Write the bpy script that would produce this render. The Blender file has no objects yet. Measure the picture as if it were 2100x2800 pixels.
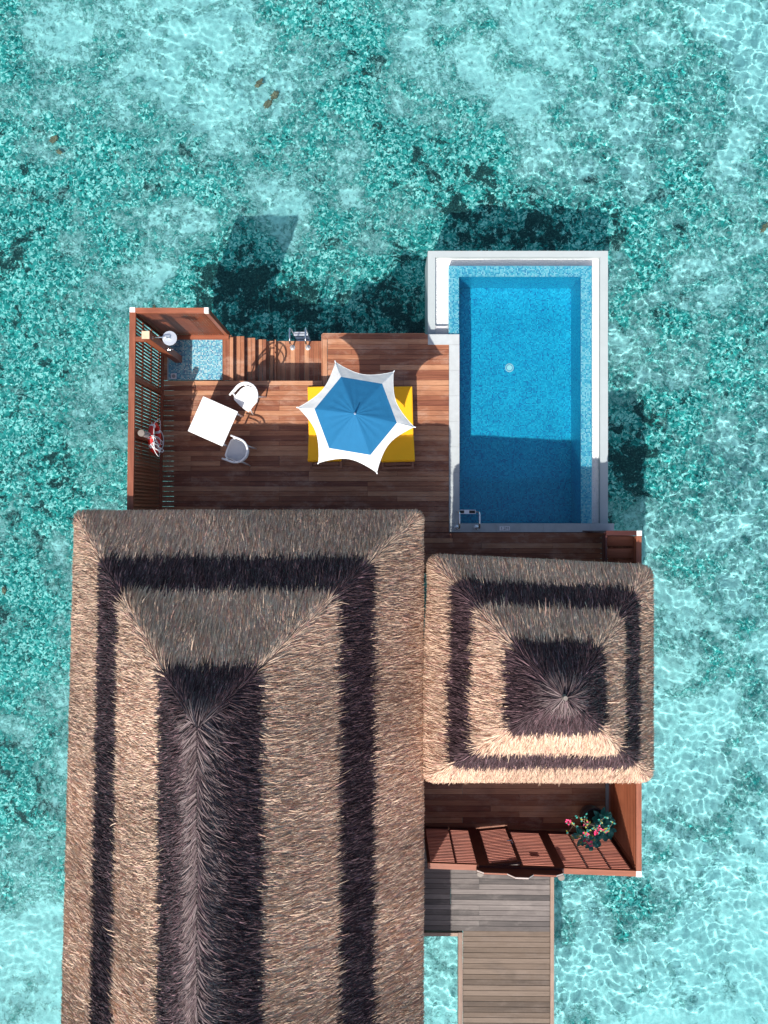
import bpy, bmesh, math, random
import numpy as np
from mathutils import Vector, Matrix, Euler

random.seed(7)
rng = np.random.default_rng(11)
R = math.radians
PI = math.pi
sc = bpy.context.scene
C = sc.collection

# ------------------------------------------------------------ camera, sky, sun
HC = 16.7                       # drone height above the deck, metres
cam = bpy.data.cameras.new('camera')
cam.sensor_fit = 'HORIZONTAL'; cam.sensor_width = 36; cam.lens = 37.217
cam.clip_start = 0.1; cam.clip_end = 3000
cam_o = bpy.data.objects.new('camera', cam); C.objects.link(cam_o)
cam_o.location = (0, 0, HC)
sc.camera = cam_o

SX, SY = 0.30, 0.80             # shadow offset per metre of height
sun_dir = Vector((SX, SY, -1)).normalized()
elev = math.atan2(1, math.hypot(SX, SY))
az = math.atan2(-SX, -SY)       # compass bearing of the sun, from +Y towards +X
world = bpy.data.worlds.new('World'); sc.world = world; world.use_nodes = True
wn = world.node_tree
sky = wn.nodes.new('ShaderNodeTexSky'); sky.sky_type = 'NISHITA'; sky.sun_disc = False
sky.sun_elevation = elev; sky.sun_rotation = az
sky.air_density = 0.8; sky.dust_density = 2.5; sky.ozone_density = 0.8
wn.links.new(sky.outputs[0], wn.nodes['Background'].inputs[0])
wn.nodes['Background'].inputs[1].default_value = 0.13
sun = bpy.data.lights.new('sun', 'SUN'); sun.energy = 4.6; sun.angle = R(0.5); sun.color = (1, 0.955, 0.89)
sun.cycles.is_caustics_light = True
sun_o = bpy.data.objects.new('sun', sun); C.objects.link(sun_o)
sun_o.rotation_euler = sun_dir.to_track_quat('-Z', 'Y').to_euler()
sun_o.location = (-4, -11, 14)
sc.view_settings.view_transform = 'Standard'; sc.view_settings.look = 'None'
sc.view_settings.exposure = 0.38; sc.view_settings.gamma = 1
sc.view_settings.use_curve_mapping = False
sc.cycles.use_denoising = True
sc.cycles.max_bounces = 10; sc.cycles.transparent_max_bounces = 12
sc.cycles.transmission_bounces = 8; sc.cycles.diffuse_bounces = 3
sc.cycles.sample_clamp_indirect = 6

def W(px, py, z=0.0):
    """point at height z that the drone sees at (px, py) of the 2100x2800 survey photograph"""
    s = (HC - z) / HC / 130.0
    return Vector(((px - 1050) * s, (1400 - py) * s, z))

# ------------------------------------------------------------ materials
class NT:
    def __init__(self, name):
        self.m = bpy.data.materials.new(name); self.m.use_nodes = True
        self.t = self.m.node_tree; self.b = self.t.nodes['Principled BSDF']
        self.out = self.t.nodes['Material Output']
    def n(self, typ, **kw):
        nd = self.t.nodes.new(typ)
        for k, v in kw.items():
            if k.startswith('i_'):
                key = k[2:].replace('_', ' ')
                nd.inputs[int(key) if key.isdigit() else key].default_value = v
            else: setattr(nd, k, v)
        return nd
    def l(self, a, b): self.t.links.new(a, b)
    def math(self, op, a, b=None, clamp=False):
        nd = self.n('ShaderNodeMath', operation=op, use_clamp=clamp)
        for i, v in enumerate((a, b)):
            if v is None: continue
            if isinstance(v, (int, float)): nd.inputs[i].default_value = v
            else: self.l(v, nd.inputs[i])
        return nd.outputs[0]
    def mix(self, f, a, b, blend='MIX'):
        nd = self.n('ShaderNodeMix', data_type='RGBA', blend_type=blend)
        for i, v in ((0, f), (6, a), (7, b)):
            if isinstance(v, (int, float)): nd.inputs[i].default_value = v
            elif isinstance(v, tuple): nd.inputs[i].default_value = (*v, 1) if len(v) == 3 else v
            else: self.l(v, nd.inputs[i])
        return nd.outputs[2]
    def pos(self, scale=(1, 1, 1), rnd=0.0):
        g = self.n('ShaderNodeNewGeometry'); mp = self.n('ShaderNodeMapping')
        src = g.outputs['Position']
        if rnd:
            oi = self.n('ShaderNodeObjectInfo'); 
            mu = self.math('MULTIPLY', oi.outputs['Random'], rnd)
            ad = self.n('ShaderNodeVectorMath', operation='ADD'); self.l(src, ad.inputs[0])
            cx = self.n('ShaderNodeCombineXYZ')
            for i in range(3): self.l(mu, cx.inputs[i])
            self.l(cx.outputs[0], ad.inputs[1]); src = ad.outputs[0]
        self.l(src, mp.inputs['Vector']); mp.inputs['Scale'].default_value = scale
        return mp.outputs[0]
    def noise(self, vec, scale=1, detail=4, rough=0.55, dist=0.0):
        nd = self.n('ShaderNodeTexNoise'); self.l(vec, nd.inputs['Vector'])
        nd.inputs['Scale'].default_value = scale; nd.inputs['Detail'].default_value = detail
        nd.inputs['Roughness'].default_value = rough; nd.inputs['Distortion'].default_value = dist
        return nd.outputs['Fac']
    def ramp(self, f, stops, interp='LINEAR'):
        nd = self.n('ShaderNodeValToRGB'); self.l(f, nd.inputs[0]); cr = nd.color_ramp
        cr.interpolation = interp
        while len(cr.elements) < len(stops): cr.elements.new(0.5)
        for e, (p, c) in zip(cr.elements, stops):
            e.position = p; e.color = (*c, 1) if isinstance(c, tuple) else (c, c, c, 1)
        return nd.outputs[0]
    def bump(self, h, strength=0.3, dist=0.01):
        nd = self.n('ShaderNodeBump'); nd.inputs['Strength'].default_value = strength
        nd.inputs['Distance'].default_value = dist; self.l(h, nd.inputs['Height'])
        self.l(nd.outputs[0], self.b.inputs['Normal'])

def plain(name, col, rough=0.5, metal=0.0, var=0.0, scale=3.0, bump=0.0, sub=None):
    t = NT(name); t.b.inputs['Roughness'].default_value = rough; t.b.inputs['Metallic'].default_value = metal
    n = t.noise(t.pos(), scale, 6, 0.65)
    c = t.ramp(n, [(0.25, tuple(x * (1 - var) for x in col)), (0.75, tuple(min(1, x * (1 + var)) for x in col))])
    t.l(c, t.b.inputs['Base Color'])
    if bump: t.bump(t.noise(t.pos(), scale * 12, 4), bump, 0.01)
    return t.m

def wood(name, dark, mid, light, axis='x', rough=0.55, wear=0.35, wearcol=(0.50, 0.33, 0.25), spread=1.0):
    t = NT(name)
    al = {'x': (1.2, 22, 22), 'y': (22, 1.2, 22), 'z': (22, 22, 1.2)}[axis]
    grain = t.noise(t.pos(al, 37.0), 1.0, 5, 0.6, 0.4)
    oi = t.n('ShaderNodeObjectInfo')
    f = t.math('ADD', t.math('MULTIPLY', grain, 0.55), t.math('MULTIPLY', oi.outputs['Random'], 0.5 * spread))
    base = t.ramp(f, [(0.22, dark), (0.5, mid), (0.82, light)])
    fibre = t.noise(t.pos(tuple(a * 3 for a in al), 11.0), 1.0, 3, 0.7)
    base = t.mix(t.math('MULTIPLY', t.ramp(fibre, [(0.45, 0.0), (0.75, 1.0)]), 0.35), base, dark)
    w = t.noise(t.pos((1.5, 3.0, 2)), 0.9, 7, 0.75)
    base = t.mix(t.math('MULTIPLY', t.ramp(w, [(0.5, 0.0), (0.72, 1.0)]), wear), base, wearcol)
    st = t.noise(t.pos((0.9, 1.3, 1)), 1.3, 5, 0.6)
    base = t.mix(t.math('MULTIPLY', t.ramp(st, [(0.52, 0.0), (0.68, 1.0)]), 0.35), base, tuple(x * 0.55 for x in dark))
    t.l(base, t.b.inputs['Base Color'])
    t.b.inputs['Roughness'].default_value = rough
    t.bump(grain, 0.25, 0.004)
    return t.m

def mosaic(name, stops, grout=(0.35, 0.5, 0.52), pitch=0.025, gw=0.1):
    t = NT(name); t.b.inputs['Roughness'].default_value = 0.25
    g = t.n('ShaderNodeNewGeometry')
    mp = t.n('ShaderNodeMapping'); mp.inputs['Scale'].default_value = (1 / pitch,) * 3
    mp.inputs['Location'].default_value = (0.37, 0.41, 0.43)
    t.l(g.outputs['Position'], mp.inputs['Vector'])
    fl = t.n('ShaderNodeVectorMath', operation='FLOOR'); t.l(mp.outputs[0], fl.inputs[0])
    wn_ = t.n('ShaderNodeTexWhiteNoise', noise_dimensions='3D'); t.l(fl.outputs[0], wn_.inputs['Vector'])
    big = t.noise(t.pos(), 2.2, 5, 0.7)
    f = t.math('ADD', wn_.outputs['Value'], t.math('MULTIPLY', t.math('SUBTRACT', big, 0.5), 0.7), True)
    col = t.ramp(f, stops)
    fr = t.n('ShaderNodeVectorMath', operation='FRACTION'); t.l(mp.outputs[0], fr.inputs[0])
    s1 = t.n('ShaderNodeSeparateXYZ'); t.l(fr.outputs[0], s1.inputs[0])
    ab = t.n('ShaderNodeVectorMath', operation='ABSOLUTE'); t.l(g.outputs['True Normal'], ab.inputs[0])
    s2 = t.n('ShaderNodeSeparateXYZ'); t.l(ab.outputs[0], s2.inputs[0])
    tot = None
    for i in range(3):
        e = t.math('MULTIPLY', t.math('LESS_THAN', s1.outputs[i], gw), t.math('LESS_THAN', s2.outputs[i], 0.5))
        tot = e if tot is None else t.math('MAXIMUM', tot, e)
    t.l(t.mix(tot, col, grout), t.b.inputs['Base Color'])
    return t.m

M = {}
M['deck_x'] = wood('red_brown_decking_x', (0.150, 0.040, 0.020), (0.33, 0.124, 0.058), (0.56, 0.285, 0.155), 'x', 0.5, 0.65, (0.56, 0.36, 0.26))
M['deck_y'] = wood('red_brown_decking_y', (0.150, 0.040, 0.020), (0.33, 0.124, 0.058), (0.56, 0.285, 0.155), 'y', 0.5, 0.65, (0.56, 0.36, 0.26))
fen = ((0.18, 0.050, 0.022), (0.33, 0.105, 0.052), (0.45, 0.165, 0.09))
for a in 'xyz': M['fence_' + a] = wood('oiled_fence_timber_' + a, *fen, a, 0.5, 0.1, (0.5, 0.25, 0.15), 0.35)
dk = ((0.04, 0.008, 0.006), (0.085, 0.018, 0.013), (0.13, 0.03, 0.02))
M['slat_red'] = wood('light_red_slat_timber', (0.30, 0.09, 0.06), (0.50, 0.17, 0.11), (0.62, 0.26, 0.17), 'x', 0.5, 0.1, (0.6, 0.4, 0.3), 0.5)  # lighter red timber shared by the wall and gate slats
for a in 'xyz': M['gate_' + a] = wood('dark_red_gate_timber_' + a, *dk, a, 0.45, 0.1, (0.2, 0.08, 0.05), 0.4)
M['grey_deck'] = wood('weathered_grey_decking', (0.045, 0.038, 0.036), (0.115, 0.096, 0.088), (0.20, 0.172, 0.158), 'x', 0.7, 0.4, (0.34, 0.30, 0.27))
M['tan_deck'] = wood('weathered_tan_decking', (0.05, 0.031, 0.019), (0.105, 0.069, 0.044), (0.175, 0.125, 0.09), 'x', 0.7, 0.4, (0.21, 0.165, 0.14), 1.1)
M['kerb_wood'] = wood('weathered_edge_beam', (0.2, 0.13, 0.10), (0.33, 0.23, 0.17), (0.42, 0.31, 0.24), 'y', 0.7, 0.3)
M['beam_end'] = plain('pale_beam_cap', (0.85, 0.80, 0.76), 0.5, var=0.05)
M['lit_edge'] = plain('painted_lit_edge', (0.52, 0.44, 0.40), 0.5)  # sun on the header's top edges, put into the colour
M['post_amber'] = wood('amber_shower_post', (0.62, 0.42, 0.28), (0.70, 0.50, 0.34), (0.78, 0.58, 0.42), 'z', 0.45, 0.0)
M['steel'] = plain('polished_steel', (0.75, 0.76, 0.78), 0.22, 1.0)
M['steel_matt'] = plain('brushed_steel', (0.70, 0.74, 0.78), 0.42, 0.7)
M['black'] = plain('black_grip_rubber', (0.02, 0.02, 0.022), 0.6)
M['white_plastic'] = plain('white_moulded_plastic', (0.86, 0.87, 0.88), 0.4, var=0.02)
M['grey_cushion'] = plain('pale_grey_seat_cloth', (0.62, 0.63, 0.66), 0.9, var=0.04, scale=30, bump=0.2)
M['yellow'] = plain('yellow_canvas', (0.92, 0.43, 0.003), 0.85, var=0.06, scale=2.5, bump=0.15)
M['teak'] = wood('dark_teak_frame', (0.14, 0.05, 0.03), (0.25, 0.10, 0.055), (0.36, 0.16, 0.09), 'y', 0.5, 0.1)
M['coping'] = plain('pale_cast_concrete', (0.43, 0.46, 0.465), 0.8, var=0.12, scale=4, bump=0.15)
M['rim'] = plain('pale_rendered_rim', (0.38, 0.425, 0.43), 0.8, var=0.05, scale=3, bump=0.1)
M['kerb_stone'] = plain('grey_stone_kerb', (0.28, 0.31, 0.33), 0.8, var=0.15, scale=5)
M['stone'] = plain('concrete_shell', (0.42, 0.46, 0.47), 0.85, var=0.12, scale=2)
M['plaque'] = plain('white_depth_plaque', (0.80, 0.78, 0.78), 0.4)
M['ink'] = plain('grey_lettering', (0.16, 0.17, 0.19), 0.6)
M['red'] = plain('lifebuoy_red', (0.80, 0.035, 0.03), 0.45, var=0.08, scale=6)
M['rope'] = plain('white_rope', (0.82, 0.82, 0.84), 0.8, var=0.08, scale=40)
M['pot'] = plain('dark_glazed_pot', (0.02, 0.025, 0.04), 0.3)
M['soil'] = plain('potting_soil', (0.03, 0.02, 0.014), 0.9, var=0.3, scale=20, bump=0.5)
M['twig'] = plain('bougainvillea_twig', (0.30, 0.21, 0.14), 0.8, var=0.2, scale=20)
M['leaf'] = plain('blue_green_leaf', (0.035, 0.28, 0.23), 0.4, var=0.45, scale=9)
M['leaf_young'] = plain('yellow_green_leaf', (0.30, 0.30, 0.04), 0.5, var=0.3, scale=12)
M['petal'] = plain('pink_bract', (0.75, 0.04, 0.16), 0.6, var=0.15, scale=12)
M['lamp_top'] = plain('zinc_lamp_cap', (0.22, 0.19, 0.165), 0.6, 0.2, var=0.25, scale=14)
M['lamp_bar'] = plain('pale_lamp_bar', (0.55, 0.50, 0.5), 0.5)
M['wall'] = plain('villa_wall_timber', (0.18, 0.09, 0.06), 0.8, var=0.2)
M['thatch_core'] = plain('packed_thatch', (0.10, 0.065, 0.042), 0.95, var=0.3, scale=20, bump=0.5)
M['pebble'] = None

t = NT('white_gravel'); v = t.n('ShaderNodeTexVoronoi'); t.l(t.pos(), v.inputs['Vector']); v.inputs['Scale'].default_value = 45
t.l(t.mix(0.45, (0.86, 0.86, 0.86), v.outputs['Color'], 'SOFT_LIGHT'), t.b.inputs['Base Color'])
hs = t.n('ShaderNodeHueSaturation'); hs.inputs['Saturation'].default_value = 0.06
t.l(t.mix(0.5, (0.86, 0.86, 0.86), v.outputs['Color'], 'SOFT_LIGHT'), hs.inputs['Color'])
t.l(hs.outputs[0], t.b.inputs['Base Color'])
t.b.inputs['Roughness'].default_value = 0.8
t.bump(t.math('SUBTRACT', 1.0, v.outputs['Distance']), 0.9, 0.02)
M['pebble'] = t.m

M['mosaic_basin'] = mosaic('deep_blue_mosaic', [(0.0, (0.02, 0.13, 0.36)), (0.3, (0.012, 0.33, 0.53)), (0.7, (0.015, 0.43, 0.62)), (1.0, (0.05, 0.55, 0.70))], (0.02, 0.45, 0.63), 0.027, 0.14)
M['mosaic_ledge'] = mosaic('pale_blue_mosaic', [(0.0, (0.03, 0.22, 0.40)), (0.3, (0.07, 0.42, 0.52)), (0.6, (0.26, 0.54, 0.58)), (0.9, (0.58, 0.64, 0.64))], (0.42, 0.52, 0.54), 0.027)
M['mosaic_shower'] = mosaic('shower_mosaic', [(0.0, (0.02, 0.13, 0.30)), (0.3, (0.03, 0.30, 0.46)), (0.6, (0.09, 0.44, 0.56)), (0.95, (0.42, 0.60, 0.62))], (0.30, 0.38, 0.40), 0.027, 0.16)

# parasol fabric: a little light comes through
def fabric(name, col, tr):
    t = NT(name); t.b.inputs['Roughness'].default_value = 0.85
    n = t.noise(t.pos(), 5, 5, 0.6)
    c = t.ramp(n, [(0.3, tuple(x * 0.93 for x in col)), (0.7, col)])
    t.l(c, t.b.inputs['Base Color']); t.bump(t.noise(t.pos(), 9, 3), 0.35, 0.02)
    tl = t.n('ShaderNodeBsdfTranslucent'); t.l(c, tl.inputs[0])
    ms = t.n('ShaderNodeMixShader'); ms.inputs[0].default_value = tr
    t.l(t.b.outputs[0], ms.inputs[1]); t.l(tl.outputs[0], ms.inputs[2]); t.l(ms.outputs[0], t.out.inputs[0])
    return t.m
M['canvas_blue'] = fabric('blue_canvas', (0.009, 0.155, 0.335), 0.12)
M['canvas_white'] = fabric('white_canvas', (0.86, 0.87, 0.86), 0.2)

def thatch_mat():
    t = NT('thatch_strands')
    at = t.n('ShaderNodeAttribute', attribute_name='tone')
    t.l(at.outputs['Color'], t.b.inputs['Base Color'])
    t.b.inputs['Roughness'].default_value = 0.65
    t.b.inputs['Specular IOR Level'].default_value = 0.3
    return t.m
M['thatch'] = thatch_mat()

def glass(name, col, wav=0.0):
    t = NT(name); t.t.nodes.remove(t.b)
    g = t.n('ShaderNodeBsdfGlass'); g.inputs['IOR'].default_value = 1.33; g.inputs['Roughness'].default_value = 0
    g.inputs['Color'].default_value = (*col, 1)
    t.l(g.outputs[0], t.out.inputs[0]); return t.m
M['sea'] = glass('clear_turquoise_seawater', (0.62, 0.965, 0.975))
M['pool_water'] = glass('clear_pool_water', (0.66, 0.94, 1.0))

# seabed
t = NT('seabed_sand_and_coral_rubble')
P = t.pos()
at = t.n('ShaderNodeAttribute', attribute_name='rubble_and_shade')
n1 = t.noise(P, 0.9, 10, 0.68, 0.4)
n2 = t.noise(P, 7.0, 8, 0.85, 0.3)
n1b = t.noise(P, 1.9, 8, 0.72, 0.5)
wob = t.n('ShaderNodeTexNoise'); t.l(P, wob.inputs['Vector']); wob.inputs['Scale'].default_value = 9; wob.inputs['Detail'].default_value = 4
wv = t.n('ShaderNodeVectorMath', operation='MULTIPLY_ADD'); t.l(wob.outputs['Color'], wv.inputs[0]); wv.inputs[1].default_value = (.22, .22, .22); t.l(P, wv.inputs[2])
v = t.n('ShaderNodeTexVoronoi'); t.l(wv.outputs[0], v.inputs['Vector']); v.inputs['Scale'].default_value = 21
sv = t.n('ShaderNodeSeparateColor'); t.l(v.outputs['Color'], sv.inputs[0])
chunk = t.math('ADD', t.math('MULTIPLY', sv.outputs[0], 0.62), t.math('MULTIPLY', t.noise(P, 18, 5, 0.85, 0.3), 0.55))
chunk_ = chunk
f = t.math('ADD', t.math('MULTIPLY', t.math('SUBTRACT', n1, 0.5), 5.5), t.math('MULTIPLY', t.math('ADD', t.math('MULTIPLY', t.math('SUBTRACT', n2, 0.5), 4.6), t.math('MULTIPLY', t.math('SUBTRACT', chunk_, 0.55), 0.9)), 1.0))
f = t.math('ADD', f, t.math('MULTIPLY', at.outputs['Fac'], 2.6))
f = t.math('SUBTRACT', f, 0.80)
mask = t.ramp(f, [(0.05, 0.0), (0.45, 0.75), (0.75, 1.0)])
sand = t.ramp(t.noise(P, 9, 5, 0.7), [(0.3, (0.55, 0.60, 0.60)), (0.7, (0.92, 0.84, 0.83))])
v = t.n('ShaderNodeTexVoronoi'); t.l(P, v.inputs['Vector']); v.inputs['Scale'].default_value = 13
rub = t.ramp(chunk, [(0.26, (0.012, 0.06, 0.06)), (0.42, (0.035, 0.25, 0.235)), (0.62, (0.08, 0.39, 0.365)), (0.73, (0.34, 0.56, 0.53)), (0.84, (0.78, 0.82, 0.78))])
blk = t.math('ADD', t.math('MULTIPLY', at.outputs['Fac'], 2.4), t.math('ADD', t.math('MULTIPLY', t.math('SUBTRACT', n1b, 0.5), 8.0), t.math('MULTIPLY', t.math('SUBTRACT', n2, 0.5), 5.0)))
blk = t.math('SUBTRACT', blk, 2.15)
coral_and_shade = t.ramp(t.noise(P, 22, 5, 0.85), [(0.35, (0.012, 0.018, 0.02)), (0.55, (0.04, 0.075, 0.075)), (0.72, (0.20, 0.32, 0.30))])
rub = t.mix(t.ramp(blk, [(0.0, 0.0), (0.3, 1.0)]), rub, coral_and_shade)  # black coral, with shade on the water painted into it
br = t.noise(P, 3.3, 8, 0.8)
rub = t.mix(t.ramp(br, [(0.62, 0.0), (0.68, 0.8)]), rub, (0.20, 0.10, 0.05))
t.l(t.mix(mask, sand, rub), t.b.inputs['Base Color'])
t.b.inputs['Roughness'].default_value = 0.95; t.b.inputs['Specular IOR Level'].default_value = 0.1
hh = t.math('ADD', t.math('MULTIPLY', n2, 0.7), t.math('MULTIPLY', mask, 0.5))
t.bump(hh, 0.8, 0.06)
M['seabed'] = t.m
M['coral'] = plain('brown_coral', (0.36, 0.17, 0.11), 0.9, var=0.35, scale=12, bump=0.6)
M['drain'] = plain('translucent_drain_ring', (0.75, 0.85, 0.8), 0.4)

# ------------------------------------------------------------ object helpers
WORLD = {}
def thing(name, label, cat, loc=(0, 0, 0), rz=0.0, group=None, kind=None, world=False):
    o = bpy.data.objects.new(name, None); C.objects.link(o); o.empty_display_size = 0.2
    o.location = loc; o.rotation_euler = (0, 0, rz)
    if label: o['label'] = label
    if cat: o['category'] = cat
    if group: o['group'] = group
    if kind: o['kind'] = kind
    if world: WORLD[o.name] = Vector(loc)
    return o
def tag(o, label, cat=None, group=None, kind=None):
    if label: o['label'] = label
    if cat: o['category'] = cat
    if group: o['group'] = group
    if kind: o['kind'] = kind
    return o
def link(name, me, parent=None, loc=(0, 0, 0), rot=(0, 0, 0), scale=(1, 1, 1), label=None, kind=None):
    o = bpy.data.objects.new(name, me); C.objects.link(o)
    loc = Vector(loc)
    if parent is not None:
        o.parent = parent
        if parent.name in WORLD: loc = loc - WORLD[parent.name]
    o.location = loc; o.rotation_euler = rot; o.scale = scale
    if label: o['label'] = label
    if kind: o['kind'] = kind
    return o
_cubes = {}
def cube_mesh(mat):
    if mat not in _cubes:
        me = bpy.data.meshes.new('board_' + mat); bm = bmesh.new(); bmesh.ops.create_cube(bm, size=1.0)
        bm.to_mesh(me); bm.free(); me.materials.append(M[mat]); _cubes[mat] = me
    return _cubes[mat]
def box(name, mat, parent, c, s, rot=(0, 0, 0), label=None):
    if isinstance(rot, (int, float)): rot = (0, 0, rot)
    return link(name, cube_mesh(mat), parent, c, rot, s, label)
def box2(name, mat, parent, x0, x1, y0, y1, z0, z1, label=None):
    return box(name, mat, parent, ((x0 + x1) / 2, (y0 + y1) / 2, (z0 + z1) / 2), (abs(x1 - x0), abs(y1 - y0), abs(z1 - z0)), 0, label)

class MB:
    def __init__(s): s.v = []; s.f = []
    def poly(s, pts, faces):
        k = len(s.v); s.v += [tuple(p) for p in pts]; s.f += [tuple(i + k for i in f) for f in faces]
    def box(s, c, d, rz=0.0):
        c = Vector(c); m = Matrix.Rotation(rz, 3, 'Z'); pts = []
        for z in (-.5, .5):
            for x, y in ((-.5, -.5), (.5, -.5), (.5, .5), (-.5, .5)):
                pts.append(c + m @ Vector((x * d[0], y * d[1], z * d[2])))
        s.poly(pts, [(3, 2, 1, 0), (4, 5, 6, 7), (0, 1, 5, 4), (1, 2, 6, 5), (2, 3, 7, 6), (3, 0, 4, 7)])
    def tube(s, pts, r, n=8, closed=False, flat=1.0, up=Vector((0, 0, 1))):
        pts = [Vector(p) for p in pts]; N = len(pts); rings = []
        for i, p in enumerate(pts):
            a = pts[(i - 1) % N] if (closed or i) else p
            b = pts[(i + 1) % N] if (closed or i < N - 1) else p
            d = (b - a).normalized() if (b - a).length > 1e-9 else Vector((0, 0, 1))
            u = up if abs(d.dot(up)) < 0.95 else Vector((0, 1, 0))
            e1 = d.cross(u).normalized(); e2 = e1.cross(d).normalized()
            rr = r[i] if isinstance(r, (list, tuple)) else r
            rings.append([p + e1 * math.cos(2 * PI * k / n) * rr + e2 * math.sin(2 * PI * k / n) * rr * flat for k in range(n)])
        k0 = len(s.v)
        for rg in rings: s.v += [tuple(q) for q in rg]
        for i in range(N if closed else N - 1):
            j = (i + 1) % N
            for k in range(n):
                s.f.append((k0 + i * n + k, k0 + i * n + (k + 1) % n, k0 + j * n + (k + 1) % n, k0 + j * n + k))
        if not closed:
            s.f.append(tuple(k0 + k for k in range(n))[::-1]); s.f.append(tuple(k0 + (N - 1) * n + k for k in range(n)))
    def cyl(s, p0, p1, r0, r1=None, n=20): s.tube([p0, p1], [r0, r0 if r1 is None else r1], n)
    def build(s, name, mat, parent=None, loc=(0, 0, 0), rot=(0, 0, 0), smooth=False, label=None, kind=None, bevel=0.0):
        me = bpy.data.meshes.new(name); me.from_pydata(s.v, [], s.f); me.update()
        if smooth: me.polygons.foreach_set('use_smooth', [True] * len(me.polygons))
        me.materials.append(M[mat] if isinstance(mat, str) else mat)
        # points are given in the parent's frame (or world for world parents)
        if parent is not None and parent.name in WORLD and tuple(loc) == (0, 0, 0):
            off = WORLD[parent.name]
            me.transform(Matrix.Translation(-off)); o = link(name, me, None, (0, 0, 0), rot, (1, 1, 1), label, kind); o.parent = parent
        else: o = link(name, me, parent, loc, rot, (1, 1, 1), label, kind)
        if bevel:
            md = o.modifiers.new('bevel', 'BEVEL'); md.width = bevel; md.segments = 2; md.limit_method = 'ANGLE'
        return o
def copy_tree(o, parent=None):
    c = o.copy(); C.objects.link(c)
    if parent is not None: c.parent = parent
    for ch in list(o.children): copy_tree(ch, c)
    return c

def grid_mesh(name, xs, ys, Z, mat, smooth=True, attr=None):
    nx, ny = len(xs), len(ys); X, Y = np.meshgrid(xs, ys)
    v = np.stack([X, Y, Z], -1).reshape(-1, 3).astype('f')
    i = np.arange((ny - 1) * (nx - 1)); r = i // (nx - 1); c = i % (nx - 1); a = r * nx + c
    f = np.stack([a, a + 1, a + nx + 1, a + nx], -1).astype('i')
    return np_mesh(name, v, f, mat, smooth, attr)
def np_mesh(name, v, f, mat, smooth=False, attr=None):
    me = bpy.data.meshes.new(name); me.vertices.add(len(v)); me.vertices.foreach_set('co', v.ravel())
    k = f.shape[1]
    me.loops.add(f.size); me.loops.foreach_set('vertex_index', f.ravel())
    me.polygons.add(len(f)); me.polygons.foreach_set('loop_start', np.arange(0, f.size, k, dtype='i'))
    me.update(calc_edges=True)
    me.polygons.foreach_set('use_smooth', [smooth] * len(f)); me.materials.append(mat)
    if attr:
        nm, ty, data = attr; at = me.attributes.new(nm, ty, 'POINT')
        at.data.foreach_set('value' if ty == 'FLOAT' else 'color', np.ascontiguousarray(data, dtype='f').ravel())
    return me

# ------------------------------------------------------------ sea and seabed
ZW, ZB = -1.30, -2.65
def axis(h, st, far=600.0, g=1.35):
    core = list(np.arange(-h, h + st / 2, st)); out = []; d = st * 2; p = core[-1]
    while p < far: p += d; d *= g; out.append(p)
    return np.array([-q for q in out[::-1]] + core + out)
xs, ys = axis(9.9, 0.031), axis(12.6, 0.031)
X, Y = np.meshgrid(xs, ys)
Z = np.zeros_like(X); wr = np.random.default_rng(5)
fade = np.clip(1.15 - np.maximum(np.abs(X) - 9.8, 0) / 2.5 - np.maximum(np.abs(Y) - 13.0, 0) / 2.5, 0, 1)
fade = np.clip(fade, 0, 1)
for i in range(110):
    lam = 0.125 * (0.6 / 0.125) ** (wr.random() ** 1.6)
    th = wr.normal(R(65), 0.8) if i % 3 else wr.random() * 2 * PI
    k = 2 * PI / lam; a = 0.30 / (k * k) * (0.125 / lam) ** 0.55
    Z += a * np.sin(k * (X * math.cos(th) + Y * math.sin(th)) + wr.random() * 2 * PI)
# calmer and rougher patches of the surface
mod = 0.8 + 0.3 * np.sin(X * 0.45 + 1.3 * np.sin(Y * 0.3)) * np.sin(Y * 0.38 + np.cos(X * 0.33) + 0.6)
lee = 1 / (1 + np.exp(-(X * 0.8 - Y * 0.18 - 1.0)))          # the breeze ruffles the open side more than the lee of the villa
mod = mod * (0.42 + 0.58 * lee)
Z = Z * mod * fade
sea = link('sea_water', grid_mesh('sea_water', xs, ys, Z + ZW, M['sea']), kind='structure')
sea['label'] = 'clear shallow turquoise sea with rippled surface around the villa'
sea.cycles.is_caustics_caster = True

# coverage of coral rubble on the sand, with cast shade drawn in, by eye, on a coarse 12 x 16 chart of the lagoon floor
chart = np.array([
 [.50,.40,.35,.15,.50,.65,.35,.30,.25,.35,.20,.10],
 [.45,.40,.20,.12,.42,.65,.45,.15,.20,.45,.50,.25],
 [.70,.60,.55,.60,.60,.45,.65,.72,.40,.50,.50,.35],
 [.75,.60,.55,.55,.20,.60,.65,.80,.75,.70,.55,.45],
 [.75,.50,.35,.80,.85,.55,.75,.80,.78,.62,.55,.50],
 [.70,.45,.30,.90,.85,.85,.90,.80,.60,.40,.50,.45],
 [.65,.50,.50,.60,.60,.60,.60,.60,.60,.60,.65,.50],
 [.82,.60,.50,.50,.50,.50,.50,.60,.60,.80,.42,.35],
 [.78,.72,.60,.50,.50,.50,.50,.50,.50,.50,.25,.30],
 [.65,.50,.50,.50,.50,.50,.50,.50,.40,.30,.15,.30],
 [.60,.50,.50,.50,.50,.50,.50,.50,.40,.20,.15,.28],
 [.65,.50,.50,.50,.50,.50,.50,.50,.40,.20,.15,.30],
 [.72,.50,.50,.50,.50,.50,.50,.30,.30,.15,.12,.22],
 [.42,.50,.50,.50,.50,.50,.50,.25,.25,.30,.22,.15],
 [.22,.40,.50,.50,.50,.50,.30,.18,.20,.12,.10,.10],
 [.18,.30,.50,.50,.50,.50,.20,.12,.12,.10,.08,.10]])
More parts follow.
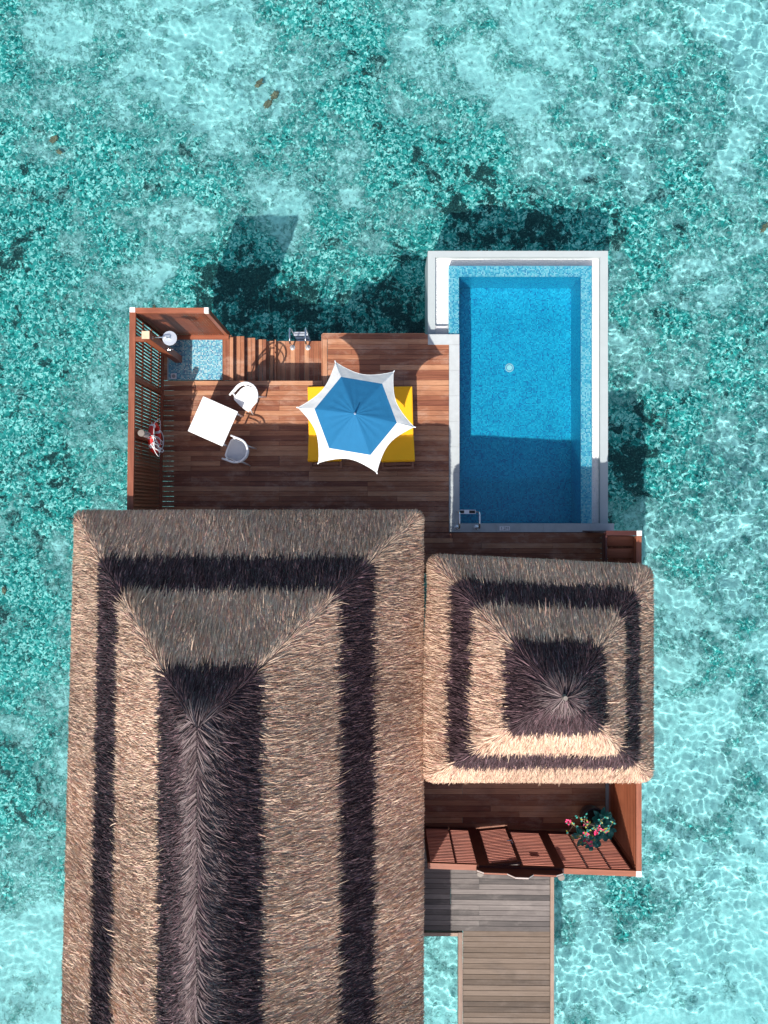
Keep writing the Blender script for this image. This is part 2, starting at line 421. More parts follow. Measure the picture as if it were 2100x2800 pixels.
KB = (HC + 1.3 + 1.35 * 0.76) / HC / 130
def bed(px, py): return Vector(((px - 1050) * KB, (1400 - py) * KB, ZB))
bx, by = axis(11.5, 0.10), axis(14.5, 0.10)
BX, BY = np.meshgrid(bx, by)
u = np.clip((BX / KB + 1050) / 175 - 0.5, 0, 10.999); w = np.clip((1400 - BY / KB) / 175 - 0.5, 0, 14.999)
i0, j0 = u.astype(int), w.astype(int); fu, fw = u - i0, w - j0
fu = fu * fu * (3 - 2 * fu); fw = fw * fw * (3 - 2 * fw)
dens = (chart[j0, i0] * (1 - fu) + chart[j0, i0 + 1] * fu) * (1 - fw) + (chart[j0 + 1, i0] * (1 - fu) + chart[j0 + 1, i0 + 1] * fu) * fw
bn = np.zeros_like(BX); br_ = np.random.default_rng(3)
for i in range(60):
    lam = 0.45 * (5 / 0.45) ** br_.random(); th = br_.random() * 2 * PI; k = 2 * PI / lam
    bn += (0.012 * lam ** 0.6) * np.sin(k * (BX * math.cos(th) + BY * math.sin(th)) + br_.random() * 6.28)
far = np.maximum(np.abs(BX), np.abs(BY)) > 17
dens = dens + bn * 0.6
for (px, py, r, a) in ((660, 800, 130, .22), (860, 880, 110, .22), (1060, 840, 100, .25), (700, 640, 60, .12), (1300, 610, 110, .28), (1500, 620, 90, .18), (1715, 1130, 60, .28), (1715, 1290, 70, .25), (1722, 2456, 75, .55), (1690, 2560, 30, .4), (1540, 2480, 60, .3), (1740, 1240, 70, .35), (640, 760, 110, .25), (1200, 430, 130, .14), (1000, 1050, 10, 0)):  # dark coral spots, most of them deepening deck and pool shadows in colour
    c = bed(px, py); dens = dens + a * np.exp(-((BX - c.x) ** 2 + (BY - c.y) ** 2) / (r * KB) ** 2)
bn[far] = 0
bed_o = link('seabed', grid_mesh('seabed', bx, by, ZB + bn * 0.8, M['seabed'], True, ('rubble_and_shade', 'FLOAT', dens)), kind='structure')
bed_o['label'] = 'pale sandy lagoon floor with patches of dark coral rubble'
bed_o.cycles.is_caustics_receiver = True

def coral(px, py, r, label, seed):
    rr = random.Random(seed); bm = bmesh.new(); bmesh.ops.create_icosphere(bm, subdivisions=3, radius=r * .7)
    for vtx in bm.verts:
        n = vtx.co.normalized(); k = 1 + 0.38 * math.sin(n.x * 5 + seed) * math.cos(n.y * 6 + seed * 2) + 0.18 * math.sin(n.x * 13 + n.z * 9 + seed) + rr.uniform(-.13, .13)
        vtx.co = Vector((vtx.co.x * k * 1.3, vtx.co.y * k * 0.8, vtx.co.z * k * 0.5))
    bm.transform(Matrix.Rotation(rr.uniform(0, PI), 4, 'Z')); me = bpy.data.meshes.new('coral_head'); bm.to_mesh(me); bm.free()
    me.materials.append(M['coral']); c = bed(px, py); o = link('coral_head', me, None, (c.x, c.y, ZB + r * 0.25))
    o.cycles.is_caustics_receiver = True
    return tag(o, label, 'coral', 'brown coral heads scattered on the seabed')
coral(709, 234, .13, 'flat brown coral head, uppermost of three close together above the villa', 1)
coral(753, 266, .13, 'brown coral head, rightmost of the three close together above the villa', 2)
coral(734, 289, .12, 'brown coral head, lowest of the three close together above the villa', 3)
coral(525, 348, .10, 'small brown coral head alone on dark rubble, up and left of the three', 4)
coral(152, 386, .11, 'small brown coral head, upper one of a pair near the left picture edge', 5)
coral(167, 420, .08, 'small brown coral head, lower one of a pair near the left picture edge', 6)
coral(2084, 628, .12, 'brown coral head at the right picture edge, level with the pool top', 7)
coral(15, 1614, .10, 'brown coral head at the far left edge beside the long thatched roof', 8)
coral(424, 842, .07, 'tiny brown coral head just above the outdoor shower fence', 9)

# ------------------------------------------------------------ thatched buildings
def thatched(name, label, xl, xr, yt, yb, wt, wb, rx, z0, rise, kk, bands, nst, seed, apex_y=None):
    """xl(y) left eave, xr right eave, yt/yb top and bottom eave, rx ridge line x"""
    b = thing(name, label, 'building', ((rx), (yt + yb) / 2 if wb else -5.5, 0), 0, 'thatched buildings on the deck', world=True)
    def T(x, y):
        L = xl(y); d = [(x - L) / (rx - L), (xr - x) / (xr - rx), (yt - (.05 * (x - .8) if wb else 0) - y) / wt]
        if wb: d.append((y - yb) / wb)
        m = sum(np.exp(-kk * q) for q in d); return -np.log(m) / kk
    def H(x, y): return z0 + rise * T(x, y)
    # packed core
    x0 = min(xl(yt), xl(yb)) - .1
    gx = np.arange(x0, xr + .1, .08); gy = np.arange(yb - .1, yt + .1, .08)
    GX, GY = np.meshgrid(gx, gy); TT = T(GX, GY); GZ = z0 + rise * np.maximum(TT, 0) - 0.035
    idx = -np.ones(GX.shape, int); ok = TT > 0.0
    nx = len(gx); fc = []
    I, J = np.meshgrid(np.arange(nx - 1), np.arange(len(gy) - 1))
    cell = ok[:-1, :-1] & ok[:-1, 1:] & ok[1:, :-1] & ok[1:, 1:]
    a = (J * nx + I)[cell]; f = np.stack([a, a + 1, a + nx + 1, a + nx], -1).astype('i')
    vv = np.stack([GX, GY, GZ], -1).reshape(-1, 3); used = np.unique(f); rm = np.zeros(len(vv), 'i'); rm[used] = np.arange(len(used))
    vv = vv[used] - np.array(b.location)
    tu = TT.reshape(-1)[used]; dku = np.zeros(len(tu), bool)
    for (lo, hi) in bands: dku |= (tu > lo - .03) & (tu < hi - .03)
    cu = np.where(dku[:, None], np.array([[.022, .015, .018, 1]]), np.array([[.34, .225, .14, 1]]))
    me = np_mesh('roof', vv.astype('f'), rm[f].astype('i'), M['thatch'], True, ('tone', 'FLOAT_COLOR', cu))
    ro = link('roof', me); ro.parent = b
    md = ro.modifiers.new('thickness', 'SOLIDIFY'); md.thickness = 0.24; md.offset = -1
    # strands
    r = np.random.default_rng(seed)
    def strands(n, tmin=0.0, tmax=2.0, Lm=(.20, .33), lift=(.0, .05), under=0.0):
        x = r.uniform(x0, xr, n); y = r.uniform(yb, yt, n); tt = T(x, y)
        k = (tt > tmin) & (tt < tmax); x, y, tt = x[k], y[k], tt[k]
        e = 1e-3; gxx = (T(x + e, y) - tt) / e; gyy = (T(x, y + e) - tt) / e
        g = np.hypot(gxx, gyy); g = np.maximum(g, 1e-4)
        ang = np.arctan2(-gyy, -gxx)
        if not wb:      # along the ridge the bundles are combed towards the far gable
            pull = 1.9 * np.exp(-np.clip(1 - tt, 0, 2) / .13) * (np.abs(gyy) < .12)
            ang = np.arctan2(-gyy / g - pull, -gxx / g)
        sweep = 0.16 * np.sin(x * 1.7 + y * 0.9) + 0.14 * np.sin(x * 4.1 - y * 5.3 + 1) + 0.10 * np.sin(x * 11 + y * 9)
        ang = ang + r.normal(0, .15, len(x)) + sweep * .55
        slope = -rise * g * np.clip(np.cos(ang - np.arctan2(-gyy, -gxx)), .15, 1)
        n_ = len(x); d = np.stack([np.cos(ang), np.sin(ang), slope * np.cos(sweep)], -1); d /= np.linalg.norm(d, axis=1)[:, None]
        nr = np.stack([-rise * gxx, -rise * gyy, np.ones(n_)], -1); nr /= np.linalg.norm(nr, axis=1)[:, None]
        lat = np.cross(d, nr); lat /= np.linalg.norm(lat, axis=1)[:, None]
        roll = r.normal(0, .8, n_)[:, None]; lat = lat * np.cos(roll) + nr * np.sin(roll)
        L = r.uniform(*Lm, n_)[:, None]; L = np.minimum(L, np.maximum(.05, (tt + .022) / g * np.sqrt(1 + (rise * g) ** 2))[:, None]); up = r.uniform(*lift, n_)[:, None] * (1 + 0.5 * np.sin(x * 3 + y * 7)[:, None])
        curl = r.normal(0, .035, n_)[:, None]
        wdt = r.uniform(.0045, .0078, n_)[:, None]
        p0 = np.stack([x, y, z0 + rise * tt - .03 + under], -1)
        p1 = p0 + d * L * .5 + nr * (up * L * .75 + .01) + lat * curl * L
        p2 = p0 + d * L + nr * (up * L * 1.15) + lat * curl * L * 2.4 - np.array([0, 0, 1]) * (L * .06)
        V = np.stack([p0 - lat * wdt, p0 + lat * wdt, p1 - lat * wdt, p1 + lat * wdt, p2 - lat * wdt * .35, p2 + lat * wdt * .35], 1)
        # each strand keeps one dye: pale straw or dark stained straw, by the course it is bound into
        tj = tt + r.normal(0, .010, n_) + .004 * np.sin(x * 9) 
        darkm = np.zeros(n_, bool)
        for (lo, hi) in bands: darkm |= (tj > lo) & (tj < hi)
        q = r.random(n_)[:, None]; q2 = r.random(n_)[:, None]
        pale = np.array([.58, .405, .285]) * (1 - q) + np.array([.72, .53, .395]) * q
        pale = np.where(q2 < .22, pale * np.array([.80, .66, .72]), pale); pale = np.where(q2 > .94, pale * 1.12, pale)
        pale = np.where((q2 > .22) & (q2 < .32), pale * .62, pale)
        patch = 1 + .10 * np.sin(x * 1.1 + 2 * np.sin(y * .8)) + .07 * np.sin(y * 2.3 + x)
        pale = pale * patch[:, None]
        dark = np.array([.024, .014, .017]) * (1 - q) + np.array([.10, .058, .066]) * q
        dark = np.where(q2 > .90, dark * 2.6, dark)
        # sheen of sun along the ridge, painted into the dark strands
        bl = np.clip((tt - sheen0) / .05, 0, 1)[:, None] * r.random(n_)[:, None] ** 1.5
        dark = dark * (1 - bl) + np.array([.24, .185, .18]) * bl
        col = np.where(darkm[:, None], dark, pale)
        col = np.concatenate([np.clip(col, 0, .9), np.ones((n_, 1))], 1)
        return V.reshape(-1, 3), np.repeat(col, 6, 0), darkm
    sheen0 = float(np.max(TT)) - .075
    parts = [strands(nst), strands(int(nst * 1.1), 0.0, .05, (.08, .17), (-.15, .1), -.03), strands(int(nst * .9), 0.0, .035, (.08, .13), (-.8, -.2), -.09),
             strands(int(nst * .003), .05, 2, (.24, .36), (.08, .22))]
    Vv = np.concatenate([p[0] for p in parts]); Cc = np.concatenate([p[1] for p in parts]); dkm = np.concatenate([p[2] for p in parts])
    Vv = Vv.reshape(-1, 6, 3); Cc = Cc.reshape(-1, 6, 4)
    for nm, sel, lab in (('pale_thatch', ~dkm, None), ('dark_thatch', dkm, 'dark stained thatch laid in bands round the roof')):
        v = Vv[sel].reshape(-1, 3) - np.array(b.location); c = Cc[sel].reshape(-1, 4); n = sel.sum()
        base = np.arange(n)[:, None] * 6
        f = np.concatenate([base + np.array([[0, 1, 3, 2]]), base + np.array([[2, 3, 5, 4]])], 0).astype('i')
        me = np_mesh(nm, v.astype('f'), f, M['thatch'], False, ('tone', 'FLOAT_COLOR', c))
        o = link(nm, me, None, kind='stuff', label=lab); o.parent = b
    print(name, 'strands', len(dkm))
    return b, H

sheen0 = 1
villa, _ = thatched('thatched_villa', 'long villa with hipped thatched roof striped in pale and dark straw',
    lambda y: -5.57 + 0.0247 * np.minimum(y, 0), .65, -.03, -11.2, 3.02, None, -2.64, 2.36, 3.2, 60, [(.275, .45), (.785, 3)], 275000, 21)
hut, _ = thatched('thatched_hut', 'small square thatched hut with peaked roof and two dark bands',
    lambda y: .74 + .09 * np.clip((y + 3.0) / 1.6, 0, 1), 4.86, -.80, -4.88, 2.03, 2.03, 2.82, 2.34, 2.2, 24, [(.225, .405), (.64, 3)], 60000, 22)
for (b, x0, x1, y0, y1, zt) in ((villa, -5.05, .15, -11.0, -.75, 2.35), (hut, 1.35, 4.2, -4.35, -1.45, 2.4)):
    box2('wall', 'wall', b, x0, x1, y1 - .12, y1, -.25, zt); box2('wall', 'wall', b, x0, x1, y0, y0 + .12, -.25, zt)
    box2('wall', 'wall', b, x0, x0 + .12, y0 + .12, y1 - .12, -.25, zt); box2('wall', 'wall', b, x1 - .12, x1, y0 + .12, y1 - .12, -.25, zt)
mb = MB(); mb.cyl((2.80, -2.875, 4.28), (2.80, -2.875, 4.46), .05, .035, 14); mb.build('roof_finial', 'lamp_top', hut)

# ------------------------------------------------------------ decks
def lay(parent, x0, x1, y0, y1, pitch, mat, axis='x', z=0.0, th=.028, gap=.0045, seg=(1.2, 3.2), tilt=0.0, joint=True, joints=None):
    """boards side by side; returns nothing, each board is a part called plank"""
    lo, hi = (y0, y1) if axis == 'x' else (x0, x1); a0, a1 = (x0, x1) if axis == 'x' else (y0, y1)
    n = max(1, round((hi - lo) / pitch)); p = (hi - lo) / n; last = 0
    for i in range(n):
        c = lo + (i + .5) * p; cuts = [a0]
        if joint:
            q = a0 + random.choice(joints if joints else [random.uniform(*seg)])
            while q < a1 - .5:
                cuts.append(q); q += random.choice(joints[1:] if joints and len(joints) > 1 else [random.uniform(*seg)])
        cuts.append(a1)
        for s, e in zip(cuts[:-1], cuts[1:]):
            zz = z - th / 2 + random.uniform(-.0015, .0015)
            if axis == 'x': box('plank', mat, parent, ((s + e) / 2, c + (s + e) / 2 * tilt, zz), (e - s - .004, p - gap - random.uniform(0, .0025), th), tilt)
            else: box('plank', mat, parent, (c, (s + e) / 2, zz), (p - gap, e - s - .005, th), 0)

deck = thing('sun_deck', 'red brown timber sun deck with loungers and table beside the pool', 'deck', (-1.5, 1.5, 0), world=True)
j = [.62, 1.24, 1.86, 2.48, 3.1]
jj = [1.24, 1.86, 2.48]
xW, xE = W(441, 0).x, W(1227.5, 0).x
yT = W(0, 1041).y; yC = W(0, 1455.5).y
lay(deck, xW, xE, -.2, yT - .10, .1045, 'deck_x', joints=[.62, 1.24, 1.86, 2.48])
box('plank', 'deck_x', deck, ((xW + W(882, 0).x) / 2, yT - .05, -.012), (W(882, 0).x - xW - .01, .092, .03))
ux0, ux1, uy1 = W(882, 0).x, xE, W(0, 914).y
lay(deck, ux0 + .105, ux1, yT - .098, uy1 - .10, .1045, 'deck_x', joints=[.5, 1.1, 1.7])
box('plank', 'deck_x', deck, ((ux0 + W(1170, 0).x) / 2, uy1 - .05, -.012), (W(1170, 0).x - ux0 - .006, .095, .03))
box('plank', 'deck_y', deck, (ux0 + .05, (uy1 - .1 + yT - .1) / 2, -.013), (.095, uy1 - yT - .01, .03))
lay(deck, .55, xE, yC, -.207, .104, 'deck_x', joints=[.62])
lay(deck, .55, W(1664, 0).x, -1.2, yC - .006, .1045, 'deck_x', joints=[.9, 1.5, 2.1])
lay(deck, W(608.5, 0).x, W(637.5, 0).x, yT + .006, W(0, 922).y, .0745, 'deck_y', 'y', joint=False)
box2('fascia', 'deck_x', deck, xW, ux0 - .002, yT - .004, yT + .0, -.75, -.03)
box2('fascia', 'deck_y', deck, ux0 - .024, ux0 - .002, yT, uy1, -.75, -.005)
box2('fascia', 'deck_x', deck, ux0, ux1 - .5, uy1 + .002, uy1 + .024, -.30, -.005)
box2('gap_backing', 'gate_y', deck, -4.40, xE, -1.0, yT - .12, -.34, -.2)  # unseen dark slabs, added so the gaps between boards stay dark
box2('gap_backing', 'gate_y', deck, ux0 + .1, xE, yT - .12, uy1 - .05, -.34, -.2)
box2('gap_backing', 'gate_y', deck, .55, 4.6, -1.3, -.36, -.34, -.2)
for k in range(11):
    x = -4.4 + k * .56
    box2('joist', 'gate_y', deck, x - .03, x + .03, -1.0, yT - .1, -.19, -.04)

steps = thing('deck_steps', 'four timber steps down to a low boarding platform with a sea ladder', 'steps', (W(760, 980).x, W(760, 980).y, 0), world=True)
sp = [(638, 668), (670, 698), (700.6, 728), (730, 757.6)]
for k, (a, b_) in enumerate(sp, 1):
    z = -.155 * k; A = W(a, 0, z).x - .03; B = W(b_, 0, z).x
    top = W(0, 915, 0).y + .0; y0_ = yT + .006
    n = 3; p = (B - A) / n
    tr = thing('tread', None, None, ((A + B) / 2, (y0_ + top) / 2, z)); tr.parent = steps; tr.location = Vector(tr.location) - WORLD[steps.name]
    for i in range(n): box('plank', 'deck_y', tr, (A + (i + .5) * p - (A + B) / 2, 0, -.014), (p - .007, top - y0_, .028))
    box2('riser', 'deck_y', steps, A - .012, A + .01, y0_, top, z - .03, z + .125)
pz = -.62; A = W(758.7, 0, pz).x - .03; B = W(881, 0, 0).x - .028
lay(steps, A, B, yT + .006, W(0, 915).y, .104, 'deck_y', 'y', z=pz, joint=False)
box2('riser', 'deck_y', steps, A - .012, A + .01, yT + .006, W(0, 915).y, pz - .03, pz + .125)

entry = thing('entry_deck', 'shaded dark timber floor between the hut and the slatted front wall', 'deck', (2.7, -5.8, 0), world=True)
lay(entry, .55, 4.76, -6.79, -4.6, .12, 'deck_x', joints=[1.1, 1.7, 2.3])
box2('kerb', 'kerb_stone', entry, W(1655, 0).x, W(1668, 0).x, -6.60, -4.6, .002, .05)

walk = thing('entry_walkway', 'weathered timber walkway leading from the front gate over the water', 'walkway', (2.5, -9, 0), world=True)
lay(walk, .5, W(1503.5, 0).x, W(0, 2543).y, -6.70, .112, 'grey_deck', gap=.007, joints=[.9, 1.5, 2.6], tilt=-.012)
lay(walk, W(1266, 0).x, W(1503.5, 0).x, -12.1, W(0, 2543).y - .004, .112, 'tan_deck', joint=False, gap=.008, tilt=-.008)
box2('edge_beam', 'kerb_wood', walk, W(1504.5, 0).x, W(1514.5, 0).x, -12.1, -6.85, -.16, .02)
box2('edge_beam', 'kerb_wood', walk, W(1253, 0).x, W(1265, 0).x, -12.1, W(0, 2549).y, -.16, .02)
box2('edge_beam', 'kerb_wood', walk, .5, W(1252, 0).x, W(0, 2559).y, W(0, 2550).y, -.16, .02)
for x in (1.75, 2.6, 3.35): box2('joist', 'gate_y', walk, x - .04, x + .04, -12.1, -6.9, -.2, -.05)

# ------------------------------------------------------------ swimming pool
pool = thing('swimming_pool', 'rectangular blue mosaic plunge pool with pale rim and white gravel gutter', 'pool', (3.2, 2.7, 0), world=True)
ZR, ZG, ZL = -.17, -.29, -.035
rx0, ry1 = W(1170, 686, ZR).x, W(1170, 686, ZR).y; rx1 = W(1662.5, 0, ZR).x; ry0 = W(0, 1440).y
gx0, gy1, gx1 = W(1190, 0, ZR).x, W(0, 703, ZR).y, W(1641, 0, ZR).x
lx0, ly1, lx1 = W(1227, 0, ZL).x, W(0, 727, ZL).y, W(1618, 0, ZL).x
qx0, qy1, qx1, qy0 = W(1255, 0, ZL).x, W(0, 757, ZL).y, W(1588, 0, ZL).x, W(0, 1431).y
FZ = -1.22; SB = -1.5
def rim_piece(a, b, c, d): box2('rim', 'rim', pool, a, b, c, d, SB, ZR)
rim_piece(rx0, gx0, ry0, gy1); rim_piece(gx1, rx1, ry0 , gy1); rim_piece(rx0, rx1, gy1, ry1)
box2('gutter', 'pebble', pool, gx0, lx0, ry0, gy1, SB + .02, ZG); box2('gutter', 'pebble', pool, lx1, gx1, ry0, gy1, SB + .02, ZG)
box2('gutter', 'pebble', pool, lx0, lx1, ly1, gy1, SB + .02, ZG)
def rec(o): o.cycles.is_caustics_receiver = True; return o
rec(box2('tiled_ledge', 'mosaic_ledge', pool, lx0, qx0, qy0, qy1, SB + .04, ZL)); rec(box2('tiled_ledge', 'mosaic_ledge', pool, qx1, lx1, qy0, qy1, SB + .04, ZL))
rec(box2('tiled_ledge', 'mosaic_ledge', pool, lx0, lx1, qy1, ly1, SB + .04, ZL))
mb = MB(); e = .003
mb.poly([(qx0 + e, qy0, FZ), (qx1 - e, qy0, FZ), (qx1 - e, qy1 - e, FZ), (qx0 + e, qy1 - e, FZ)], [(0, 1, 2, 3)])
rec(mb.build('tiled_floor', 'mosaic_basin', pool))
for a, b_ in (((qx0 + e, qy0), (qx0 + e, qy1 - e)), ((qx0 + e, qy1 - e), (qx1 - e, qy1 - e)), ((qx1 - e, qy1 - e), (qx1 - e, qy0))):
    mb = MB(); mb.poly([(*a, FZ), (*b_, FZ), (*b_, ZL - .004), (*a, ZL - .004)], [(0, 1, 2, 3)]); rec(mb.build('tiled_wall', 'mosaic_basin', pool))
box2('shell', 'stone', pool, qx0, qx1, qy0 - .15, qy1, SB, FZ - .02)
box2('end_wall', 'stone', pool, lx0, rx1, qy0 - .16, qy0 - .002, SB, -.09)
ws = np.linspace(lx0 + .004, lx1 - .004, 60); wt_ = np.linspace(qy0 + .002, ly1 - .004, 110)
PX, PY = np.meshgrid(ws, wt_); PZ = np.zeros_like(PX)
for i in range(16):
    lam = .5 + 1.3 * wr.random(); th = wr.random() * 6.28; k = 6.283 / lam; PZ += .05 / (k * k) * np.sin(k * (PX * math.cos(th) + PY * math.sin(th)) + wr.random() * 6)
wme = grid_mesh('pool_water', ws, wt_, PZ * .5 + ZL + .022, M['pool_water'])
wo = link('pool_water', wme); wme.transform(Matrix.Translation(-WORLD[pool.name])); wo.parent = pool; wo.cycles.is_caustics_caster = True
# L-shaped coping of slabs
def slabs(x0, x1, y0, y1, n, ax):
    for i in range(n):
        if ax == 'y': box2('coping_slab', 'coping', pool, x0, x1, y0 + (y1 - y0) * i / n + .0015, y0 + (y1 - y0) * (i + 1) / n - .0015, -.06, .012)
        else: box2('coping_slab', 'coping', pool, x0 + (x1 - x0) * i / n + .0015, x0 + (x1 - x0) * (i + 1) / n - .0015, y0, y1, -.06, .012)
cx0, cx1 = W(1228, 0).x, W(1256, 0).x
slabs(cx0, cx1, W(0, 1431).y, W(0, 943).y, 7, 'y')
slabs(W(1170, 0).x, cx1, W(0, 943).y + .002, W(0, 914.5).y, 1, 'x')
slabs(cx0, W(1679, 0).x, W(0, 1455).y, W(0, 1431).y - .002, 7, 'x')
# gutter grate
g0, g1 = W(1190, 0, -.2).x + .02, W(1222, 0, -.2).x
mb = MB()
for i in range(14): mb.box(((g0 + g1) / 2, W(0, 885).y - .01 - i * .026, -.215), (g1 - g0, .014, .02))
mb.box((g0 - .01, W(0, 885).y - .18, -.22), (.012, .38, .03)); mb.box((g1 + .01, W(0, 885).y - .18, -.22), (.012, .38, .03))
mb.build('gutter_grate', 'plaque', pool)
# depth plaque with its text
c = W(1380, 1445, .02)
mb = MB(); mb.box((c.x, c.y, .0155), (.215, .09, .007)); pl = mb.build('depth_plaque', 'plaque', pool)
fc = bpy.data.curves.new('depth_text', 'FONT'); fc.body = '1.2M'; fc.size = .088; fc.align_x = 'CENTER'; fc.align_y = 'CENTER'; fc.extrude = .0008
fo = bpy.data.objects.new('lettering', fc); C.objects.link(fo)
dg = bpy.context.evaluated_depsgraph_get(); tm = bpy.data.meshes.new_from_object(fo.evaluated_get(dg)); bpy.data.objects.remove(fo)
tm.materials.clear(); tm.materials.append(M['ink'])
tx = link('lettering', tm, None, (c.x - pool.location.x, c.y - pool.location.y, .0205)); tx.parent = pl
# floor drain with ring
d = W(1393, 1006); s = (HC + .92) / HC; dx, dy = d.x * s, d.y * s
mb = MB(); mb.tube([(dx + .085 * math.cos(a * PI / 10), dy + .085 * math.sin(a * PI / 10), FZ + .012) for a in range(20)], .012, 6, True)
rec(mb.build('drain_ring', 'plaque', pool)); mb = MB(); mb.cyl((dx, dy, FZ + .001), (dx, dy, FZ + .01), .06, .06, 16); rec(mb.build('drain_cover', 'drain', pool))

# concrete piles carrying each part of the platform, standing on the seabed
def piles(parent, pts, top):
    for x, y in pts:
        mb = MB(); mb.cyl((x, y, ZB - .1), (x, y, top), .13, .13, 16); rec(mb.build('pile', 'stone', parent))
piles(villa, [(x, y) for x in (-4.6, -.4) for y in (-1.2, -4.2, -7.2, -10.4)], -.26)
piles(hut, [(1.8, -1.9), (3.8, -1.9), (1.8, -4.0), (3.8, -4.0)], -.26)
piles(deck, [(-4.1, 2.3), (-1.6, 2.3), (.9, 2.3), (-4.1, .2), (-1.6, .2), (.9, .2)], -.35)
piles(walk, [(1.9, -8.2), (3.2, -8.2), (1.9, -11.2), (3.2, -11.2)], -.21)
piles(pool, [(1.9, .6), (4.1, .6), (1.9, 4.6), (4.1, 4.6)], SB)
piles(entry, [(4.4, -6.3), (1.2, -6.3)], -.05)

# ladders
def ladder(name, label, x, y, z, gapx, down, nst, reach, hgt, dark):
    t_ = thing(name, label, 'ladder', (x, y, z))
    for s_ in (-1, 1):
        xx = s_ * gapx / 2; pts = [(xx, 0, 0), (xx, 0, hgt * .75)]
        for a in range(1, 6): ang = PI / 2 * a / 5; pts.append((xx, .10 - .10 * math.cos(ang), hgt * .75 + .10 * math.sin(ang)))
        for a in range(0, 6): ang = PI / 2 * a / 5; pts.append((xx, reach - .10 + .10 * math.sin(ang), hgt * .75 + .10 * math.cos(ang)))
        pts.append((xx, reach, -down)); mb = MB(); mb.tube(pts, .0195, 12); rec(mb.build('rail', 'steel', t_, smooth=True))
        mb = MB(); mb.cyl((xx, 0, 0), (xx, 0, .014), .055, .055, 20); mb.cyl((xx, 0, .014), (xx, 0, .035), .05, .024, 20); mb.build('base_flange', 'steel_matt', t_)
    for i in range(nst):
        zz = .0 - i * .28 - (0.02 if dark else .12)
        mb = MB(); mb.box((0, reach, zz), (gapx - .03, .085, .025)); st = rec(mb.build('rung', 'steel_matt', t_))
        if dark:
            for q in (-1, 1): box('grip', 'black', st, (q * gapx * .28, reach, zz + .0135), (gapx * .30, .06, .004))
        else: box('grip', 'black', st, (0, reach, zz + .0135), (gapx * .8, .012, .003))
    return t_
p = W(1276, 1442.5); ladder('pool_ladder', 'steel pool ladder beside the depth plaque at the shaded pool corner', p.x, p.y, .012, .41, .95, 4, .33, .62, True)
p = W(800, 951, pz); ladder('sea_ladder', 'steel boarding ladder from the low platform into the sea', p.x + .168, p.y, pz, .335, 1.6, 6, .33, .60, False)

# ------------------------------------------------------------ shower corner and fence
ZF = 1.95
fx0, fx1 = -4.715, -4.62
fence = thing('side_fence', 'tall side fence of upright slats with orange brown top rail', 'fence', (-4.67, 3.8, 0), R(-.75), world=False)
# local frame: x across, y along (negative towards the villa), origin at the corner
LEN = 4.05
box('top_rail', 'fence_y', fence, (0, -LEN / 2 + .02 - .05, ZF - .03), (.115, LEN - .1, .06))
for zz in (.06, .62, 1.18, 1.80): box('cross_rail', 'fence_y', fence, (-.036, -LEN / 2, zz), (.022, LEN, .05))
box('base_rail', 'fence_y', fence, (.03, -LEN / 2, .045), (.05, LEN, .09))
for yy in (-.05, -1.3, -2.33, -LEN + .1): box('post', 'fence_z', fence, (-.005, yy, .85), (.09, .09 if yy > -2 else .16, 2.0))
n = int(LEN / .068)
for i in range(n):
    y = -.12 - i * .068
    if y > -LEN + .05: box('slat', 'fence_z', fence, (.004, y, .95), (.012, .086, 1.86), R(38))
box('post_cap', 'beam_end', fence, (-.002, -.045, ZF + .004), (.1, .09, .012))

shw = thing('shower_screen', 'short louvred timber screen behind the outdoor shower', 'fence', (-3.94, 3.75, 0), world=True)
y0s, y1s = 3.70, 3.795
box2('top_rail', 'fence_x', shw, -4.62, -3.345, y0s, y1s, ZF - .06, ZF)
box2('post_cap', 'beam_end', shw, -3.342, -3.262, y0s - .003, y1s + .003, ZF - .06, ZF + .006)
box2('post', 'fence_z', shw, -3.34, -3.265, y0s + .002, y1s - .002, -.1, ZF - .062)
box2('sill', 'fence_x', shw, -4.62, -3.26, y0s - .075, y0s + .02, -.02, .05)
for zz in (.5, 1.2): box2('cross_rail', 'fence_x', shw, -4.62, -3.345, y1s - .03, y1s - .005, zz, zz + .05)
n = 23
for i in range(n): box('slat', 'fence_z', shw, (-4.60 + (i + .5) * 1.255 / n, 3.728, .97), (.037, .037, 1.84), R(45))
mb = MB(); a = -3.245; mb.poly([(a - .07, 3.69, .0), (a, 3.69, 0), (a, 3.79, 0), (a - .07, 3.79, 0), (a - .05, 3.74, .24), (a - .02, 3.74, .24), (a - .02, 3.77, .24), (a - .05, 3.77, .24)],
   [(3, 2, 1, 0), (4, 5, 6, 7), (0, 1, 5, 4), (1, 2, 6, 5), (2, 3, 7, 6), (3, 0, 4, 7)]); mb.build('stop_block', 'fence_z', shw)

tx0, tx1, ty0, ty1 = W(459, 0).x, W(608, 0).x, W(0, 1039.5).y, W(0, 928).y
tray = thing('shower_tray', 'blue mosaic shower tray in the deck corner under the shower head', 'shower tray', ((tx0 + tx1) / 2, (ty0 + ty1) / 2, 0), world=True)
box2('tiled_floor', 'mosaic_shower', tray, tx0 + .006, tx1 - .006, ty0 + .01, ty1, -.14, -.035)
box2('edge', 'stone', tray, tx0 - .012, tx0 + .005, ty0, ty1, -.12, .0)
c = W(475, 1028.5, -.03)
box('drain_plate', 'steel_matt', tray, (c.x, c.y, -.031), (.12, .12, .006)); mb = MB(); mb.cyl((c.x, c.y, -.027), (c.x, c.y, -.024), .04, .04, 14); mb.build('drain_grid', 'kerb_stone', tray)
lay(tray, xW, tx0 - .014, ty0, ty1, .1045, 'deck_x', joint=False)

